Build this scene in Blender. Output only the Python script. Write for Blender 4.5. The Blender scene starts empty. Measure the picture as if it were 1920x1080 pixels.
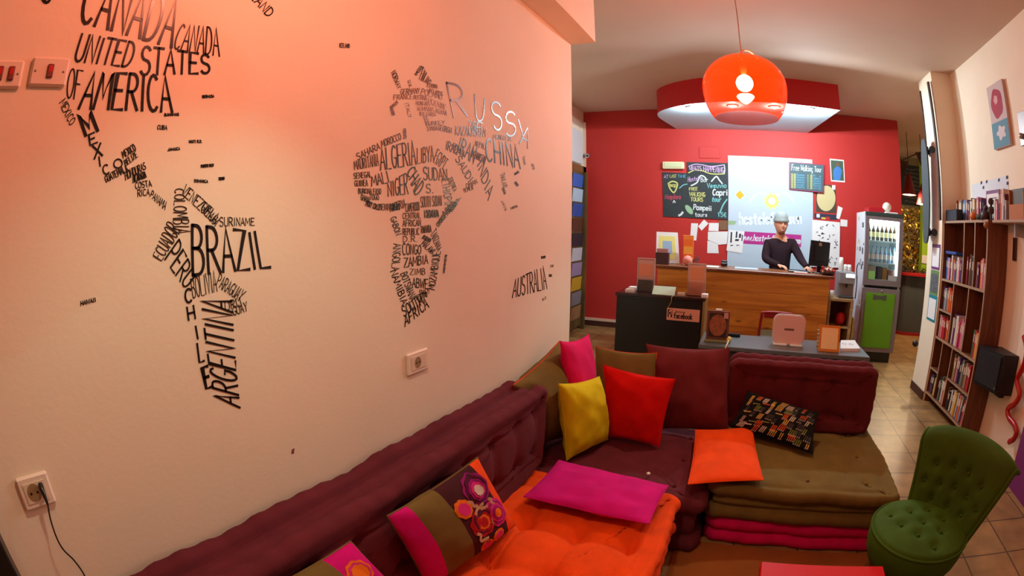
import bpy, math, random
from mathutils import Vector, Matrix
random.seed(7)
SC = bpy.context.scene
COL = SC.collection
PI = math.pi

# ------------------------------------------------------------------ camera
HC = 1.55                                   # eye height, metres
YAW, PITCH, ROLL = 0.469540, -0.127159, 0.008880
FPX = 927.61                                # equisolid focal length for a 1920 px wide frame
def cam_axes():
    cy, sy = math.cos(YAW), math.sin(YAW)
    cp, sp = math.cos(PITCH), math.sin(PITCH)
    cr, sr = math.cos(ROLL), math.sin(ROLL)
    f = Vector((-sy*cp, cy*cp, sp)); r0 = Vector((cy, sy, 0)); u0 = r0.cross(f)
    return cr*r0 + sr*u0, -sr*r0 + cr*u0, f
RX, UX, FX = cam_axes()
cd = bpy.data.cameras.new('camera')
cam = bpy.data.objects.new('camera', cd); COL.objects.link(cam)
cam.matrix_world = Matrix((( RX.x, UX.x, -FX.x, 0), (RX.y, UX.y, -FX.y, 0), (RX.z, UX.z, -FX.z, HC), (0, 0, 0, 1)))
cd.type = 'PANO'; cd.panorama_type = 'FISHEYE_EQUISOLID'
cd.sensor_width = 36.0; cd.sensor_height = 20.25; cd.sensor_fit = 'HORIZONTAL'
cd.fisheye_lens = FPX*36.0/1920.0
cd.fisheye_fov = math.radians(170)
cd.clip_start = 0.02
SC.camera = cam

def P(px, py, axis, val):
    """The point where the line of sight through photo pixel (px, py) meets the plane axis = val."""
    x, y = px-960.0, 540.0-py
    rr = math.hypot(x, y)+1e-9
    th = 2*math.asin(rr/(2*FPX)); s = math.sin(th)/rr
    d = RX*(x*s) + UX*(y*s) + FX*math.cos(th)
    i = 'xyz'.index(axis)
    o = Vector((0, 0, HC))
    return o + d*((val-o[i])/d[i])

# ------------------------------------------------------------------ world, view, lamps
w = bpy.data.worlds.new('world'); SC.world = w; w.use_nodes = True
w.node_tree.nodes['Background'].inputs[0].default_value = (1.0, 0.80, 0.62, 1)
w.node_tree.nodes['Background'].inputs[1].default_value = 0.05
SC.view_settings.view_transform = 'Standard'; SC.view_settings.look = 'None'
SC.view_settings.exposure = 0.18; SC.view_settings.gamma = 1.0; SC.view_settings.use_curve_mapping = False
BULB = 470.0           # radiance of the pendant bulbs
SPOT_W = 40.0         # each soffit spot
def point_light(name, loc, watts, col, r=0.04):
    l = bpy.data.lights.new(name, 'POINT'); l.energy = watts; l.color = col; l.shadow_soft_size = r
    o = bpy.data.objects.new(name, l); o.location = loc; COL.objects.link(o); return o
SPOTS = [(-0.62, 5.95), (-0.10, 5.85), (0.42, 5.85), (0.86, 5.85)]
for (sx, sy), k_ in zip(SPOTS, (0.65, 0.85, 1.0, 2.3)):
    point_light('soffit_spot_light', (sx, sy, 3.012), SPOT_W*k_, (0.80, 0.93, 1.0), 0.01)

# ------------------------------------------------------------------ materials
def lin(c):
    c = c/255.0
    return c/12.92 if c <= 0.04045 else ((c+0.055)/1.055)**2.4
def rgb(*c): return (lin(c[0]), lin(c[1]), lin(c[2]), 1.0)
MATS = {}
def mat(name, col, rough=0.6, metal=0.0, var=0.0, vscale=6.0, bump=0.0, bscale=200.0, sheen=0.0, spec=0.5, emit=None, estr=0.0, trans=0.0, coat=0.0):
    if name in MATS: return MATS[name]
    m = bpy.data.materials.new(name); m.use_nodes = True
    nt = m.node_tree; b = nt.nodes['Principled BSDF']
    c = rgb(*col)
    b.inputs['Base Color'].default_value = c; b.inputs['Roughness'].default_value = rough
    b.inputs['Metallic'].default_value = metal; b.inputs['Specular IOR Level'].default_value = spec
    if sheen: b.inputs['Sheen Weight'].default_value = sheen; b.inputs['Sheen Tint'].default_value = c
    if coat: b.inputs['Coat Weight'].default_value = coat
    if trans: b.inputs['Transmission Weight'].default_value = trans
    if emit: b.inputs['Emission Color'].default_value = rgb(*emit); b.inputs['Emission Strength'].default_value = estr
    if var or bump:
        tc = nt.nodes.new('ShaderNodeTexCoord')
        if var:
            n = nt.nodes.new('ShaderNodeTexNoise'); n.inputs['Scale'].default_value = vscale; n.inputs['Detail'].default_value = 5
            nt.links.new(tc.outputs['Object'], n.inputs['Vector'])
            r = nt.nodes.new('ShaderNodeValToRGB')
            r.color_ramp.elements[0].position = 0.3; r.color_ramp.elements[1].position = 0.7
            r.color_ramp.elements[0].color = (c[0]*(1-var), c[1]*(1-var), c[2]*(1-var), 1)
            r.color_ramp.elements[1].color = (min(1, c[0]*(1+var)), min(1, c[1]*(1+var)), min(1, c[2]*(1+var)), 1)
            nt.links.new(n.outputs['Fac'], r.inputs['Fac']); nt.links.new(r.outputs['Color'], b.inputs['Base Color'])
        if bump:
            n2 = nt.nodes.new('ShaderNodeTexNoise'); n2.inputs['Scale'].default_value = bscale; n2.inputs['Detail'].default_value = 3
            nt.links.new(tc.outputs['Object'], n2.inputs['Vector'])
            bp = nt.nodes.new('ShaderNodeBump'); bp.inputs['Strength'].default_value = bump; bp.inputs['Distance'].default_value = 0.004
            nt.links.new(n2.outputs['Fac'], bp.inputs['Height']); nt.links.new(bp.outputs['Normal'], b.inputs['Normal'])
    MATS[name] = m; return m
def fabric(name, col, var=0.12, sheen=0.15, bump=0.25, bscale=350): return mat(name, col, 0.95, 0, var, 9, bump, bscale, sheen, 0.2)
def wood(name, dark, light, scale=3.0, axis='X', rough=0.5, planks=0.0, knots=False):
    if name in MATS: return MATS[name]
    m = bpy.data.materials.new(name); m.use_nodes = True; nt = m.node_tree; b = nt.nodes['Principled BSDF']
    b.inputs['Roughness'].default_value = rough
    tc = nt.nodes.new('ShaderNodeTexCoord'); mp = nt.nodes.new('ShaderNodeMapping')
    st = {'X': (0.6, 6, 6), 'Y': (6, 0.6, 6), 'Z': (6, 6, 0.6)}[axis]
    mp.inputs['Scale'].default_value = [s*scale for s in st]
    nt.links.new(tc.outputs['Object'], mp.inputs['Vector'])
    n = nt.nodes.new('ShaderNodeTexNoise'); n.inputs['Scale'].default_value = 1.6; n.inputs['Detail'].default_value = 6; n.inputs['Distortion'].default_value = 1.2
    nt.links.new(mp.outputs['Vector'], n.inputs['Vector'])
    r = nt.nodes.new('ShaderNodeValToRGB'); r.color_ramp.elements[0].position = 0.32; r.color_ramp.elements[1].position = 0.68
    r.color_ramp.elements[0].color = rgb(*dark); r.color_ramp.elements[1].color = rgb(*light)
    nt.links.new(n.outputs['Fac'], r.inputs['Fac'])
    out = r.outputs['Color']
    if knots:
        mp2 = nt.nodes.new('ShaderNodeMapping'); mp2.inputs['Scale'].default_value = (2.2, 2.2, 5.5)
        nt.links.new(tc.outputs['Object'], mp2.inputs['Vector'])
        v = nt.nodes.new('ShaderNodeTexVoronoi'); v.inputs['Scale'].default_value = 1.3
        nt.links.new(mp2.outputs['Vector'], v.inputs['Vector'])
        r2 = nt.nodes.new('ShaderNodeValToRGB'); r2.color_ramp.elements[0].position = 0.03; r2.color_ramp.elements[1].position = 0.16
        r2.color_ramp.elements[0].color = (0.25, 0.18, 0.12, 1); r2.color_ramp.elements[1].color = (1, 1, 1, 1)
        nt.links.new(v.outputs['Distance'], r2.inputs['Fac'])
        mx = nt.nodes.new('ShaderNodeMix'); mx.data_type = 'RGBA'; mx.blend_type = 'MULTIPLY'; mx.inputs[0].default_value = 1
        nt.links.new(out, mx.inputs[6]); nt.links.new(r2.outputs['Color'], mx.inputs[7]); out = mx.outputs[2]
    nt.links.new(out, b.inputs['Base Color'])
    MATS[name] = m; return m
def tiles(name, c1, c2, grout, size):
    m = bpy.data.materials.new(name); m.use_nodes = True; nt = m.node_tree; b = nt.nodes['Principled BSDF']
    b.inputs['Roughness'].default_value = 0.38
    tc = nt.nodes.new('ShaderNodeTexCoord')
    br = nt.nodes.new('ShaderNodeTexBrick'); br.offset = 0.0; br.squash = 1.0
    br.inputs['Scale'].default_value = 1.0; br.inputs['Brick Width'].default_value = size; br.inputs['Row Height'].default_value = size
    br.inputs['Mortar Size'].default_value = 0.006; br.inputs['Mortar Smooth'].default_value = 0.1
    br.inputs['Color1'].default_value = rgb(*c1); br.inputs['Color2'].default_value = rgb(*c2); br.inputs['Mortar'].default_value = rgb(*grout)
    nt.links.new(tc.outputs['Object'], br.inputs['Vector'])
    n = nt.nodes.new('ShaderNodeTexNoise'); n.inputs['Scale'].default_value = 7; n.inputs['Detail'].default_value = 6
    nt.links.new(tc.outputs['Object'], n.inputs['Vector'])
    r = nt.nodes.new('ShaderNodeValToRGB'); r.color_ramp.elements[0].position = 0.3; r.color_ramp.elements[1].position = 0.75
    r.color_ramp.elements[0].color = (0.62, 0.6, 0.58, 1); r.color_ramp.elements[1].color = (1.1, 1.1, 1.1, 1)
    nt.links.new(n.outputs['Fac'], r.inputs['Fac'])
    mx = nt.nodes.new('ShaderNodeMix'); mx.data_type = 'RGBA'; mx.blend_type = 'MULTIPLY'; mx.inputs[0].default_value = 1
    nt.links.new(br.outputs['Color'], mx.inputs[6]); nt.links.new(r.outputs['Color'], mx.inputs[7])
    nt.links.new(mx.outputs[2], b.inputs['Base Color'])
    MATS[name] = m; return m
def tinted(name, col, gloss=0.12, rough=0.03):
    """Clear tinted plastic or glass: coloured see-through plus a mirror-like skin."""
    m = bpy.data.materials.new(name); m.use_nodes = True; nt = m.node_tree
    for n in list(nt.nodes): nt.nodes.remove(n)
    o = nt.nodes.new('ShaderNodeOutputMaterial'); t = nt.nodes.new('ShaderNodeBsdfTransparent'); g = nt.nodes.new('ShaderNodeBsdfGlossy')
    t.inputs[0].default_value = col; g.inputs[0].default_value = (1, 1, 1, 1); g.inputs['Roughness'].default_value = rough
    fr = nt.nodes.new('ShaderNodeLayerWeight'); fr.inputs[0].default_value = gloss
    mx = nt.nodes.new('ShaderNodeMixShader')
    nt.links.new(fr.outputs['Fresnel'], mx.inputs[0]); nt.links.new(t.outputs[0], mx.inputs[1]); nt.links.new(g.outputs[0], mx.inputs[2])
    nt.links.new(mx.outputs[0], o.inputs[0]); MATS[name] = m; return m
def glow(name, col, strength): return mat(name, col, 0.5, emit=col, estr=strength)

# ------------------------------------------------------------------ mesh helpers
class MB:
    def __init__(s): s.v = []; s.f = []; s.m = []; s.sm = []
    def add(s, vs, fs, mi=0, smooth=False):
        k = len(s.v); s.v += [Vector(v) for v in vs]
        for f in fs: s.f.append([i+k for i in f]); s.m.append(mi); s.sm.append(smooth)
        return s
    def box(s, x0, x1, y0, y1, z0, z1, mi=0, bev=0.0):
        b = min(bev, (x1-x0)*.45, (y1-y0)*.45, (z1-z0)*.45)
        if b <= 0:
            vs = [(x, y, z) for z in (z0, z1) for y in (y0, y1) for x in (x0, x1)]
            fs = [(0, 2, 3, 1), (4, 5, 7, 6), (0, 1, 5, 4), (2, 6, 7, 3), (0, 4, 6, 2), (1, 3, 7, 5)]
            return s.add(vs, fs, mi)
        vs = []; idx = {}
        for ix, (x, xi) in enumerate(((x0, x0+b), (x1, x1-b))):
            for iy, (y, yi) in enumerate(((y0, y0+b), (y1, y1-b))):
                for iz, (z, zi) in enumerate(((z0, z0+b), (z1, z1-b))):
                    for a, p in enumerate(((x, yi, zi), (xi, y, zi), (xi, yi, z))):
                        idx[ix, iy, iz, a] = len(vs); vs.append(p)
        g = lambda *k: idx[k]
        fs = [(g(0,0,0,0), g(0,0,1,0), g(0,1,1,0), g(0,1,0,0)), (g(1,0,0,0), g(1,1,0,0), g(1,1,1,0), g(1,0,1,0)),
              (g(0,0,0,1), g(1,0,0,1), g(1,0,1,1), g(0,0,1,1)), (g(0,1,0,1), g(0,1,1,1), g(1,1,1,1), g(1,1,0,1)),
              (g(0,0,0,2), g(0,1,0,2), g(1,1,0,2), g(1,0,0,2)), (g(0,0,1,2), g(1,0,1,2), g(1,1,1,2), g(0,1,1,2))]
        for i in (0, 1):
            for j in (0, 1):
                fs += [(g(i,j,0,0), g(i,j,0,1), g(i,j,1,1), g(i,j,1,0)), (g(i,0,j,0), g(i,0,j,2), g(i,1,j,2), g(i,1,j,0)), (g(0,i,j,1), g(0,i,j,2), g(1,i,j,2), g(1,i,j,1))]
        for i in (0, 1):
            for j in (0, 1):
                for k in (0, 1): fs.append((g(i,j,k,0), g(i,j,k,1), g(i,j,k,2)))
        return s.add(vs, fs, mi)
    def grid(s, rows, mi=0, smooth=True, closeu=False, closev=False):
        n, m = len(rows), len(rows[0]); vs = [p for r in rows for p in r]; fs = []
        for i in range(n if closeu else n-1):
            for j in range(m if closev else m-1):
                a, b2 = i, (i+1) % n; c, d = j, (j+1) % m
                fs.append((a*m+c, a*m+d, b2*m+d, b2*m+c))
        return s.add(vs, fs, mi, smooth)
    def tube(s, pts, r, n=8, mi=0, caps=True):
        pts = [Vector(p) for p in pts]; rows = []
        rs = r if isinstance(r, (list, tuple)) else [r]*len(pts)
        up = None
        for i, p in enumerate(pts):
            t = (pts[min(i+1, len(pts)-1)]-pts[max(i-1, 0)]).normalized()
            if up is None: up = t.orthogonal().normalized()
            up = (up - t*up.dot(t)).normalized(); sd = t.cross(up)
            rows.append([p + (up*math.cos(a)+sd*math.sin(a))*rs[i] for a in (2*PI*k/n for k in range(n))])
        k = len(s.v); s.grid(rows, mi, True, False, True)
        if caps:
            s.add(rows[0], [tuple(range(n))[::-1]], mi); s.add(rows[-1], [tuple(range(n))], mi)
        return s
    def lathe(s, prof, c=(0, 0, 0), n=32, mi=0, a0=0.0, a1=2*PI, smooth=True):
        full = abs(a1-a0-2*PI) < 1e-6; k = n if full else n+1
        rows = [[(c[0]+r*math.cos(a0+(a1-a0)*i/n), c[1]+r*math.sin(a0+(a1-a0)*i/n), c[2]+z) for i in range(k)] for r, z in prof]
        return s.grid(rows, mi, smooth, False, full)
    def prism(s, poly, n, d, mi=0):
        """Flat outline (3D points) given thickness d along n."""
        n = Vector(n).normalized()*d; k = len(poly); vs = [Vector(p) for p in poly]+[Vector(p)+n for p in poly]
        fs = [tuple(range(k))[::-1], tuple(range(k, 2*k))]+[(i, (i+1) % k, (i+1) % k+k, i+k) for i in range(k)]
        return s.add(vs, fs, mi)
    def ball(s, c, r, n=16, mi=0, sc=(1, 1, 1)):
        rows = []
        for i in range(n//2+1):
            t = PI*i/(n//2)
            rows.append([(c[0]+r*sc[0]*max(1e-4, math.sin(t))*math.cos(2*PI*j/n), c[1]+r*sc[1]*max(1e-4, math.sin(t))*math.sin(2*PI*j/n), c[2]+r*sc[2]*math.cos(t)) for j in range(n)])
        return s.grid(rows, mi, True, False, True)

def world_loc(o):
    p = Vector((0, 0, 0))
    while o is not None: p += o.location; o = o.parent
    return p
def link_mesh(name, mb, mats, origin):
    me = bpy.data.meshes.new(name)
    me.from_pydata([v-origin for v in mb.v], [], mb.f)
    for m in (mats if isinstance(mats, (list, tuple)) else [mats]): me.materials.append(m)
    for p, mi, sm in zip(me.polygons, mb.m, mb.sm): p.material_index = mi; p.use_smooth = sm
    me.validate(); me.update()
    o = bpy.data.objects.new(name, me); COL.objects.link(o); return o
def tag(o, label, cat, group=None):
    o['label'] = label; o['category'] = cat
    if group: o['group'] = group
    return o
def thing(name, label, cat, loc, group=None):
    o = bpy.data.objects.new(name, None); o.empty_display_size = 0.1; COL.objects.link(o); o.location = loc
    return tag(o, label, cat, group)
def part(name, mb, mats, parent, label=None):
    """Geometry given in room coordinates, hung under its thing."""
    wl = world_loc(parent); o = link_mesh(name, mb, mats, wl); o.parent = parent
    if label: o['label'] = label
    return o
def base_of(mb):
    xs = [v.x for v in mb.v]; ys = [v.y for v in mb.v]; zs = [v.z for v in mb.v]
    return Vector(((min(xs)+max(xs))/2, (min(ys)+max(ys))/2, min(zs)))
def solo(name, mb, mats, label, cat, group=None):
    b = base_of(mb); o = link_mesh(name, mb, mats, b); o.location = b
    return tag(o, label, cat, group)
def struct(name, mb, mats):
    b = base_of(mb); o = link_mesh(name, mb, mats, b); o.location = b; o['kind'] = 'structure'; return o
def bezier(pts, n=12):
    """Catmull-Rom through points."""
    pts = [Vector(p) for p in pts]; out = []
    for i in range(len(pts)-1):
        p0, p1, p2, p3 = pts[max(i-1, 0)], pts[i], pts[i+1], pts[min(i+2, len(pts)-1)]
        for k in range(n):
            t = k/n
            out.append(0.5*((2*p1)+(p2-p0)*t+(2*p0-5*p1+4*p2-p3)*t*t+(3*p1-p0-3*p2+p3)*t**3))
    return out+[pts[-1]]

# ------------------------------------------------------------------ hand lettering
def arc(cx, cy, rx, ry, a0, a1, n=9):
    return [(cx+rx*math.cos(math.radians(a0+(a1-a0)*i/n)), cy+ry*math.sin(math.radians(a0+(a1-a0)*i/n))) for i in range(n+1)]
GL = {
 'A': [[(0, 0), (.5, 1), (1, 0)], [(.2, .36), (.82, .36)]],
 'B': [[(.05, 0), (.05, 1)], [(.05, 1)]+arc(.4, .77, .42, .23, 90, -90)+[(.05, .54)], [(.05, .54)]+arc(.45, .27, .48, .27, 90, -90)+[(.05, 0)]],
 'C': [arc(.55, .5, .5, .5, 50, 310, 12)], 'D': [[(.05, 0), (.05, 1)], [(.05, 1)]+arc(.3, .5, .66, .5, 90, -90, 10)+[(.05, 0)]],
 'E': [[(.95, 1), (.08, 1), (.08, 0), (.95, 0)], [(.08, .52), (.75, .52)]], 'F': [[(.95, 1), (.08, 1), (.08, 0)], [(.08, .52), (.75, .52)]],
 'G': [arc(.55, .5, .5, .5, 50, 330, 12)+[(.98, .45), (.6, .45)]], 'H': [[(.05, 0), (.05, 1)], [(.95, 0), (.95, 1)], [(.05, .5), (.95, .5)]],
 'I': [[(.5, 0), (.5, .95)]], 'J': [[(.8, 1), (.8, .25)]+arc(.45, .25, .35, .25, 0, -170, 6)], 'K': [[(.08, 0), (.08, 1)], [(.95, 1), (.1, .45), (.95, 0)]],
 'L': [[(.08, 1), (.08, 0), (.95, 0)]], 'M': [[(0, 0), (.12, 1), (.5, .3), (.88, 1), (1, 0)]], 'N': [[(.06, 0), (.06, 1), (.94, 0), (.94, 1)]],
 'O': [arc(.5, .5, .5, .5, 90, 450, 16)], 'P': [[(.06, 0), (.06, 1)], [(.06, 1)]+arc(.42, .73, .5, .27, 90, -90)+[(.06, .46)]],
 'Q': [arc(.5, .5, .5, .5, 90, 450, 16), [(.6, .25), (1, -.05)]], 'R': [[(.06, 0), (.06, 1)], [(.06, 1)]+arc(.42, .75, .48, .25, 90, -90)+[(.06, .5)], [(.4, .5), (1, 0)]],
 'S': [arc(.5, .76, .42, .24, 30, 270, 8)+arc(.5, .26, .45, .26, 90, -150, 8)], 'T': [[(0, 1), (1, 1)], [(.5, 1), (.5, 0)]],
 'U': [[(.05, 1), (.05, .3)]+arc(.5, .3, .45, .3, 180, 360, 8)+[(.95, 1)]], 'V': [[(0, 1), (.5, 0), (1, 1)]], 'W': [[(0, 1), (.25, 0), (.5, .75), (.75, 0), (1, 1)]],
 'X': [[(0, 0), (1, 1)], [(0, 1), (1, 0)]], 'Y': [[(0, 1), (.5, .48), (1, 1)], [(.5, .48), (.5, 0)]], 'Z': [[(0, 1), (1, 1), (0, 0), (1, 0)]],
 '.': [[(.4, 0), (.6, .04)]], '-': [[(.1, .5), (.9, .5)]], "'": [[(.5, 1), (.45, .75)]], '/': [[(0, 0), (1, 1)]],
 'a': [arc(.45, .3, .42, .3, 0, 360, 12), [(.88, .6), (.88, 0)]], 'b': [[(.08, 1), (.08, 0)], arc(.5, .3, .42, .3, 0, 360, 12)], 'c': [arc(.5, .3, .44, .3, 45, 315, 9)],
 'd': [arc(.45, .3, .42, .3, 0, 360, 12), [(.88, 1), (.88, 0)]], 'e': [[(.08, .32), (.9, .32)]+arc(.5, .3, .42, .3, 0, 310, 10)], 'f': [[(.9, 1), (.6, 1), (.4, .85), (.4, 0)], [(.1, .6), (.85, .6)]],
 'g': [arc(.45, .3, .42, .3, 0, 360, 12), [(.88, .6), (.88, -.2), (.5, -.35), (.15, -.25)]], 'h': [[(.1, 1), (.1, 0)], [(.1, .4), (.3, .6), (.7, .6), (.88, .4), (.88, 0)]],
 'i': [[(.5, 0), (.5, .6)], [(.5, .85), (.5, .9)]], 'k': [[(.1, 1), (.1, 0)], [(.85, .6), (.15, .28), (.9, 0)]], 'l': [[(.5, 1), (.5, 0)]],
 'm': [[(.04, .6), (.04, 0)], [(.04, .45), (.25, .6), (.5, .45), (.5, 0)], [(.5, .45), (.75, .6), (.96, .45), (.96, 0)]], 'n': [[(.1, .6), (.1, 0)], [(.1, .4), (.3, .6), (.7, .6), (.88, .4), (.88, 0)]],
 'o': [arc(.5, .3, .45, .3, 0, 360, 12)], 'p': [[(.08, .6), (.08, -.35)], arc(.5, .3, .42, .3, 0, 360, 12)], 'r': [[(.2, .6), (.2, 0)], [(.2, .35), (.45, .58), (.85, .55)]],
 's': [[(.88, .5), (.5, .6), (.15, .47), (.5, .32), (.86, .15), (.5, 0), (.1, .1)]], 't': [[(.45, .9), (.45, .1), (.8, 0)], [(.1, .6), (.85, .6)]],
 'u': [[(.1, .6), (.1, .2), (.35, 0), (.7, 0), (.88, .2)], [(.88, .6), (.88, 0)]], 'v': [[(.05, .6), (.5, 0), (.95, .6)]], 'w': [[(0, .6), (.25, 0), (.5, .5), (.75, 0), (1, .6)]],
 'y': [[(.05, .6), (.5, .05)], [(.95, .6), (.3, -.35)]], 'x': [[(.05, .6), (.95, 0)], [(.05, 0), (.95, .6)]],
}
for d_, st in {'0': [arc(.5, .5, .42, .5, 0, 360, 14)], '1': [[(.2, .8), (.55, 1), (.55, 0)]], '2': [arc(.5, .72, .4, .28, 160, -40, 8)+[(.1, 0), (.95, 0)]],
               '3': [arc(.45, .75, .4, .25, 150, -80, 7), arc(.45, .26, .45, .26, 80, -150, 7)], '5': [[(.9, 1), (.2, 1), (.15, .6)]+arc(.45, .32, .42, .32, 110, -150, 9)],
               '8': [arc(.5, .76, .34, .24, 0, 360, 10), arc(.5, .27, .42, .27, 0, 360, 10)], '\u20ac': [arc(.6, .5, .45, .5, 50, 310, 10), [(0, .58), (.7, .58)], [(0, .42), (.65, .42)]]}.items(): GL[d_] = st
def ribbon(mb, pts, n, wd, th, mi=0):
    """A brush stroke of width wd lying th proud of its plane (normal n)."""
    n = Vector(n).normalized(); L = []; R = []; k = len(pts)
    for i, p in enumerate(pts):
        a = pts[max(i-1, 0)]; b = pts[min(i+1, k-1)]
        t = (b-a)
        if t.length < 1e-9: t = Vector((0, 0, 1))
        t.normalize(); sd = n.cross(t)
        sc = 1.0
        if 0 < i < k-1:
            t1 = (p-a); t2 = (b-p)
            if t1.length > 1e-9 and t2.length > 1e-9:
                c = t.dot(t1.normalized()); sc = min(1.6, 1/max(c, 0.4))
        e = t*wd*0.3*(-1 if i == 0 else (1 if i == k-1 else 0))
        L.append(p+sd*wd*.5*sc+e); R.append(p-sd*wd*.5*sc+e)
    vs = [q+n*th for q in L]+[q+n*th for q in R]+[q for q in L]+[q for q in R]
    fs = []
    for i in range(k-1):
        fs += [(i, i+1, k+i+1, k+i)[::-1], (i, 2*k+i, 2*k+i+1, i+1)[::-1], (k+i, k+i+1, 3*k+i+1, 3*k+i)[::-1]]
    fs += [(0, k, 3*k, 2*k)[::-1], (k-1, 3*k-1, 4*k-1, 2*k-1)]
    mb.add(vs, fs, mi)
def letter_word(mb, text, BL, BR, TL, TR, n, wf=0.11, th=0.0012, gap=0.22, mi=0, narrow=None):
    """Letters of text spread over the quad BL-BR-TR-TL (3D corners)."""
    adv = [(0.45 if c in "Iil.'" else (0.6 if c == ' ' else (1.25 if c in 'MWmw' else 1.0))) for c in text]
    tot = sum(adv)+gap*(len(text)-1); x = 0
    hgt = ((TL-BL).length+(TR-BR).length)/2; wid = (BR-BL).length
    wd = wf*min(hgt, wid/tot*2.1)
    wd = max(wd, 0.0017)
    for c, a in zip(text, adv):
        for stroke in GL.get(c, []):
            pp = []
            for (u, v) in stroke:
                uu = (x+u*a)/tot if a != 0.45 else (x+(u-.5)*a*0.8+.5*a)/tot
                q = (BL*(1-uu)+BR*uu)*(1-v)+(TL*(1-uu)+TR*uu)*v
                pp.append(q)
            ribbon(mb, pp, n, wd, th, mi)
        x += a+gap
def plane_text(mb, text, o, ux, uy, n, h, wid, **k):
    o = Vector(o); ux = Vector(ux); uy = Vector(uy)
    letter_word(mb, text, o, o+ux*wid, o+uy*h, o+ux*wid+uy*h, n, **k)

# ================================================================== THE SETTING
LW, WEND = -1.08, 2.956          # pink wall plane and where it ends
RWX, RY, CZ = 2.50, 7.32, 3.37   # right wall, red wall, ceiling
PINK = mat('wall_plaster', (238, 224, 198), 0.75, var=0.03, vscale=2.5, bump=0.15, bscale=60)
CEIL = mat('ceiling_plaster', (210, 184, 162), 0.85, var=0.03, vscale=1.5)
RED = mat('red_wall_paint', (188, 40, 34), 0.6, var=0.05, vscale=2)
REDTRIM = mat('red_soffit_paint', (186, 12, 20), 0.5, var=0.04, vscale=2)
SOFF = mat('soffit_underside_paint', (190, 214, 226), 0.55)
TILE = tiles('floor_tiles', (172, 134, 82), (158, 118, 70), (92, 66, 44), 0.36)
CREAM = mat('cream_trim', (226, 200, 176), 0.5)
BROWNTRIM = wood('brown_wood_trim', (92, 60, 30), (140, 98, 52), 2, 'Z')
BLACK = mat('black_paint', (14, 12, 12), 0.35)

struct('floor', MB().box(-2.7, 5.2, -3.2, 11, -0.1, 0), TILE)
struct('ceiling', MB().box(-2.7, 5.2, -3.2, 11, CZ, CZ+0.1), CEIL)
struct('wall_left', MB().box(LW-0.2, LW, -3.0, WEND, 0, CZ), PINK)
struct('wall_left_return', MB().box(-2.48, LW-0.2, WEND-0.2, WEND, 0, CZ), PINK)
struct('beam', MB().box(LW, -0.909, -3.0, WEND, 2.772, CZ), PINK)
struct('wall_right', MB().box(RWX, RWX+0.2, -3.0, 5.36, 0, CZ), PINK)
struct('pillar', MB().box(2.235, RWX, 4.92, 5.36, 0, CZ), PINK)
struct('wall_near', MB().box(-2.7, 5.2, -3.2, -3.0, 0, CZ), PINK)
struct('wall_red', MB().box(-2.48, 2.555, RY, RY+0.2, 0, CZ), RED)
struct('wall_far_left', MB().box(-2.68, -2.48, WEND-0.2, RY+0.2, 0, CZ), PINK)
struct('baseboard_red', MB().box(-2.45, 2.555, RY-0.015, RY, 0.0, 0.085), mat('dark_skirting', (66, 30, 22), 0.5))
struct('trim_1', MB().box(-2.45, -1.2, RY-0.022, RY, 0.085, 0.125).box(-2.48, -2.44, RY-0.03, RY, 0.085, 3.2), CREAM)

# curved soffit dropped from the ceiling above the reception counter
def soffit():
    y1 = RY; zb = 3.055
    out = [(-1.0, y1), (-1.10, 6.75), (-1.13, 6.45), (-1.07, 6.20), (-0.86, 5.96), (-0.55, 5.78), (-0.2, 5.69), (0.2, 5.67), (0.6, 5.70), (1.26, 5.82), (1.02, y1)]
    fr = bezier([(x, y, 0) for x, y in out[:9]], 6)+[Vector((1.26, 5.82, 0)), Vector((1.02, y1, 0))]
    m = MB()
    m.add([(p.x, p.y, CZ) for p in fr]+[(p.x, p.y, zb) for p in fr], [(i, i+1, len(fr)+i+1, len(fr)+i) for i in range(len(fr)-1)], 0)
    m.add([(p.x, p.y, zb) for p in fr], [tuple(range(len(fr)))], 1)
    m.add([(p.x, p.y, CZ-0.001) for p in fr], [tuple(range(len(fr)))[::-1]], 0)
    struct('ceiling_soffit', m, [REDTRIM, SOFF])
soffit()
for i, (sx, sy) in enumerate(SPOTS):
    m = MB().lathe([(0.06, 0.0), (0.062, -0.012), (0.045, -0.014), (0.042, -0.006), (0.0001, -0.006)], (sx, sy, 3.055), 24)
    t = thing('spotlight', ['recessed soffit spotlight furthest left under the red soffit', 'recessed soffit spotlight second from the left under the red soffit', 'recessed soffit spotlight second from the right under the red soffit', 'recessed soffit spotlight furthest right, glaring white under the red soffit'][i], 'spotlight', (sx, sy, 3.055), 'spotlights in the soffit')
    part('rim', m, mat('spot_rim', (230, 236, 240), 0.3), t)
    part('lamp_glass', MB().lathe([(0.0001, -0.028), (0.02, -0.025), (0.034, -0.017), (0.041, -0.006)], (sx, sy, 3.055), 20), glow('spot_glass', (225, 240, 255), 70.0), t)

# doorway in the far-left wall with brochures
struct('door_1', MB().box(-2.48, -2.43, 6.15, 7.18, 0, 2.42).box(-2.43, -2.40, 7.08, 7.2, 0, 2.46).box(-2.43, -2.40, 6.1, 7.2, 2.36, 2.46), [BROWNTRIM])
m = MB().box(-2.478, -2.44, 6.5, 7.16, 2.5, 3.0)
struct('window_1', m, mat('transom_pane', (214, 224, 226), 0.3))

# bar room beyond the red wall
struct('wall_bar_back', MB().box(2.555, 5.2, 10.4, 10.6, 0, CZ), mat('bar_back_wall', (120, 104, 70), 0.7))
GREENP = mat('green_paint', (150, 190, 30), 0.6)
struct('wall_bar_right', MB().box(4.06, 5.2, 9.6, 9.75, 0, 2.6), GREENP)
struct('wall_bar_side', MB().box(5.0, 5.2, 5.36, 10.4, 0, CZ), PINK)

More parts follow.
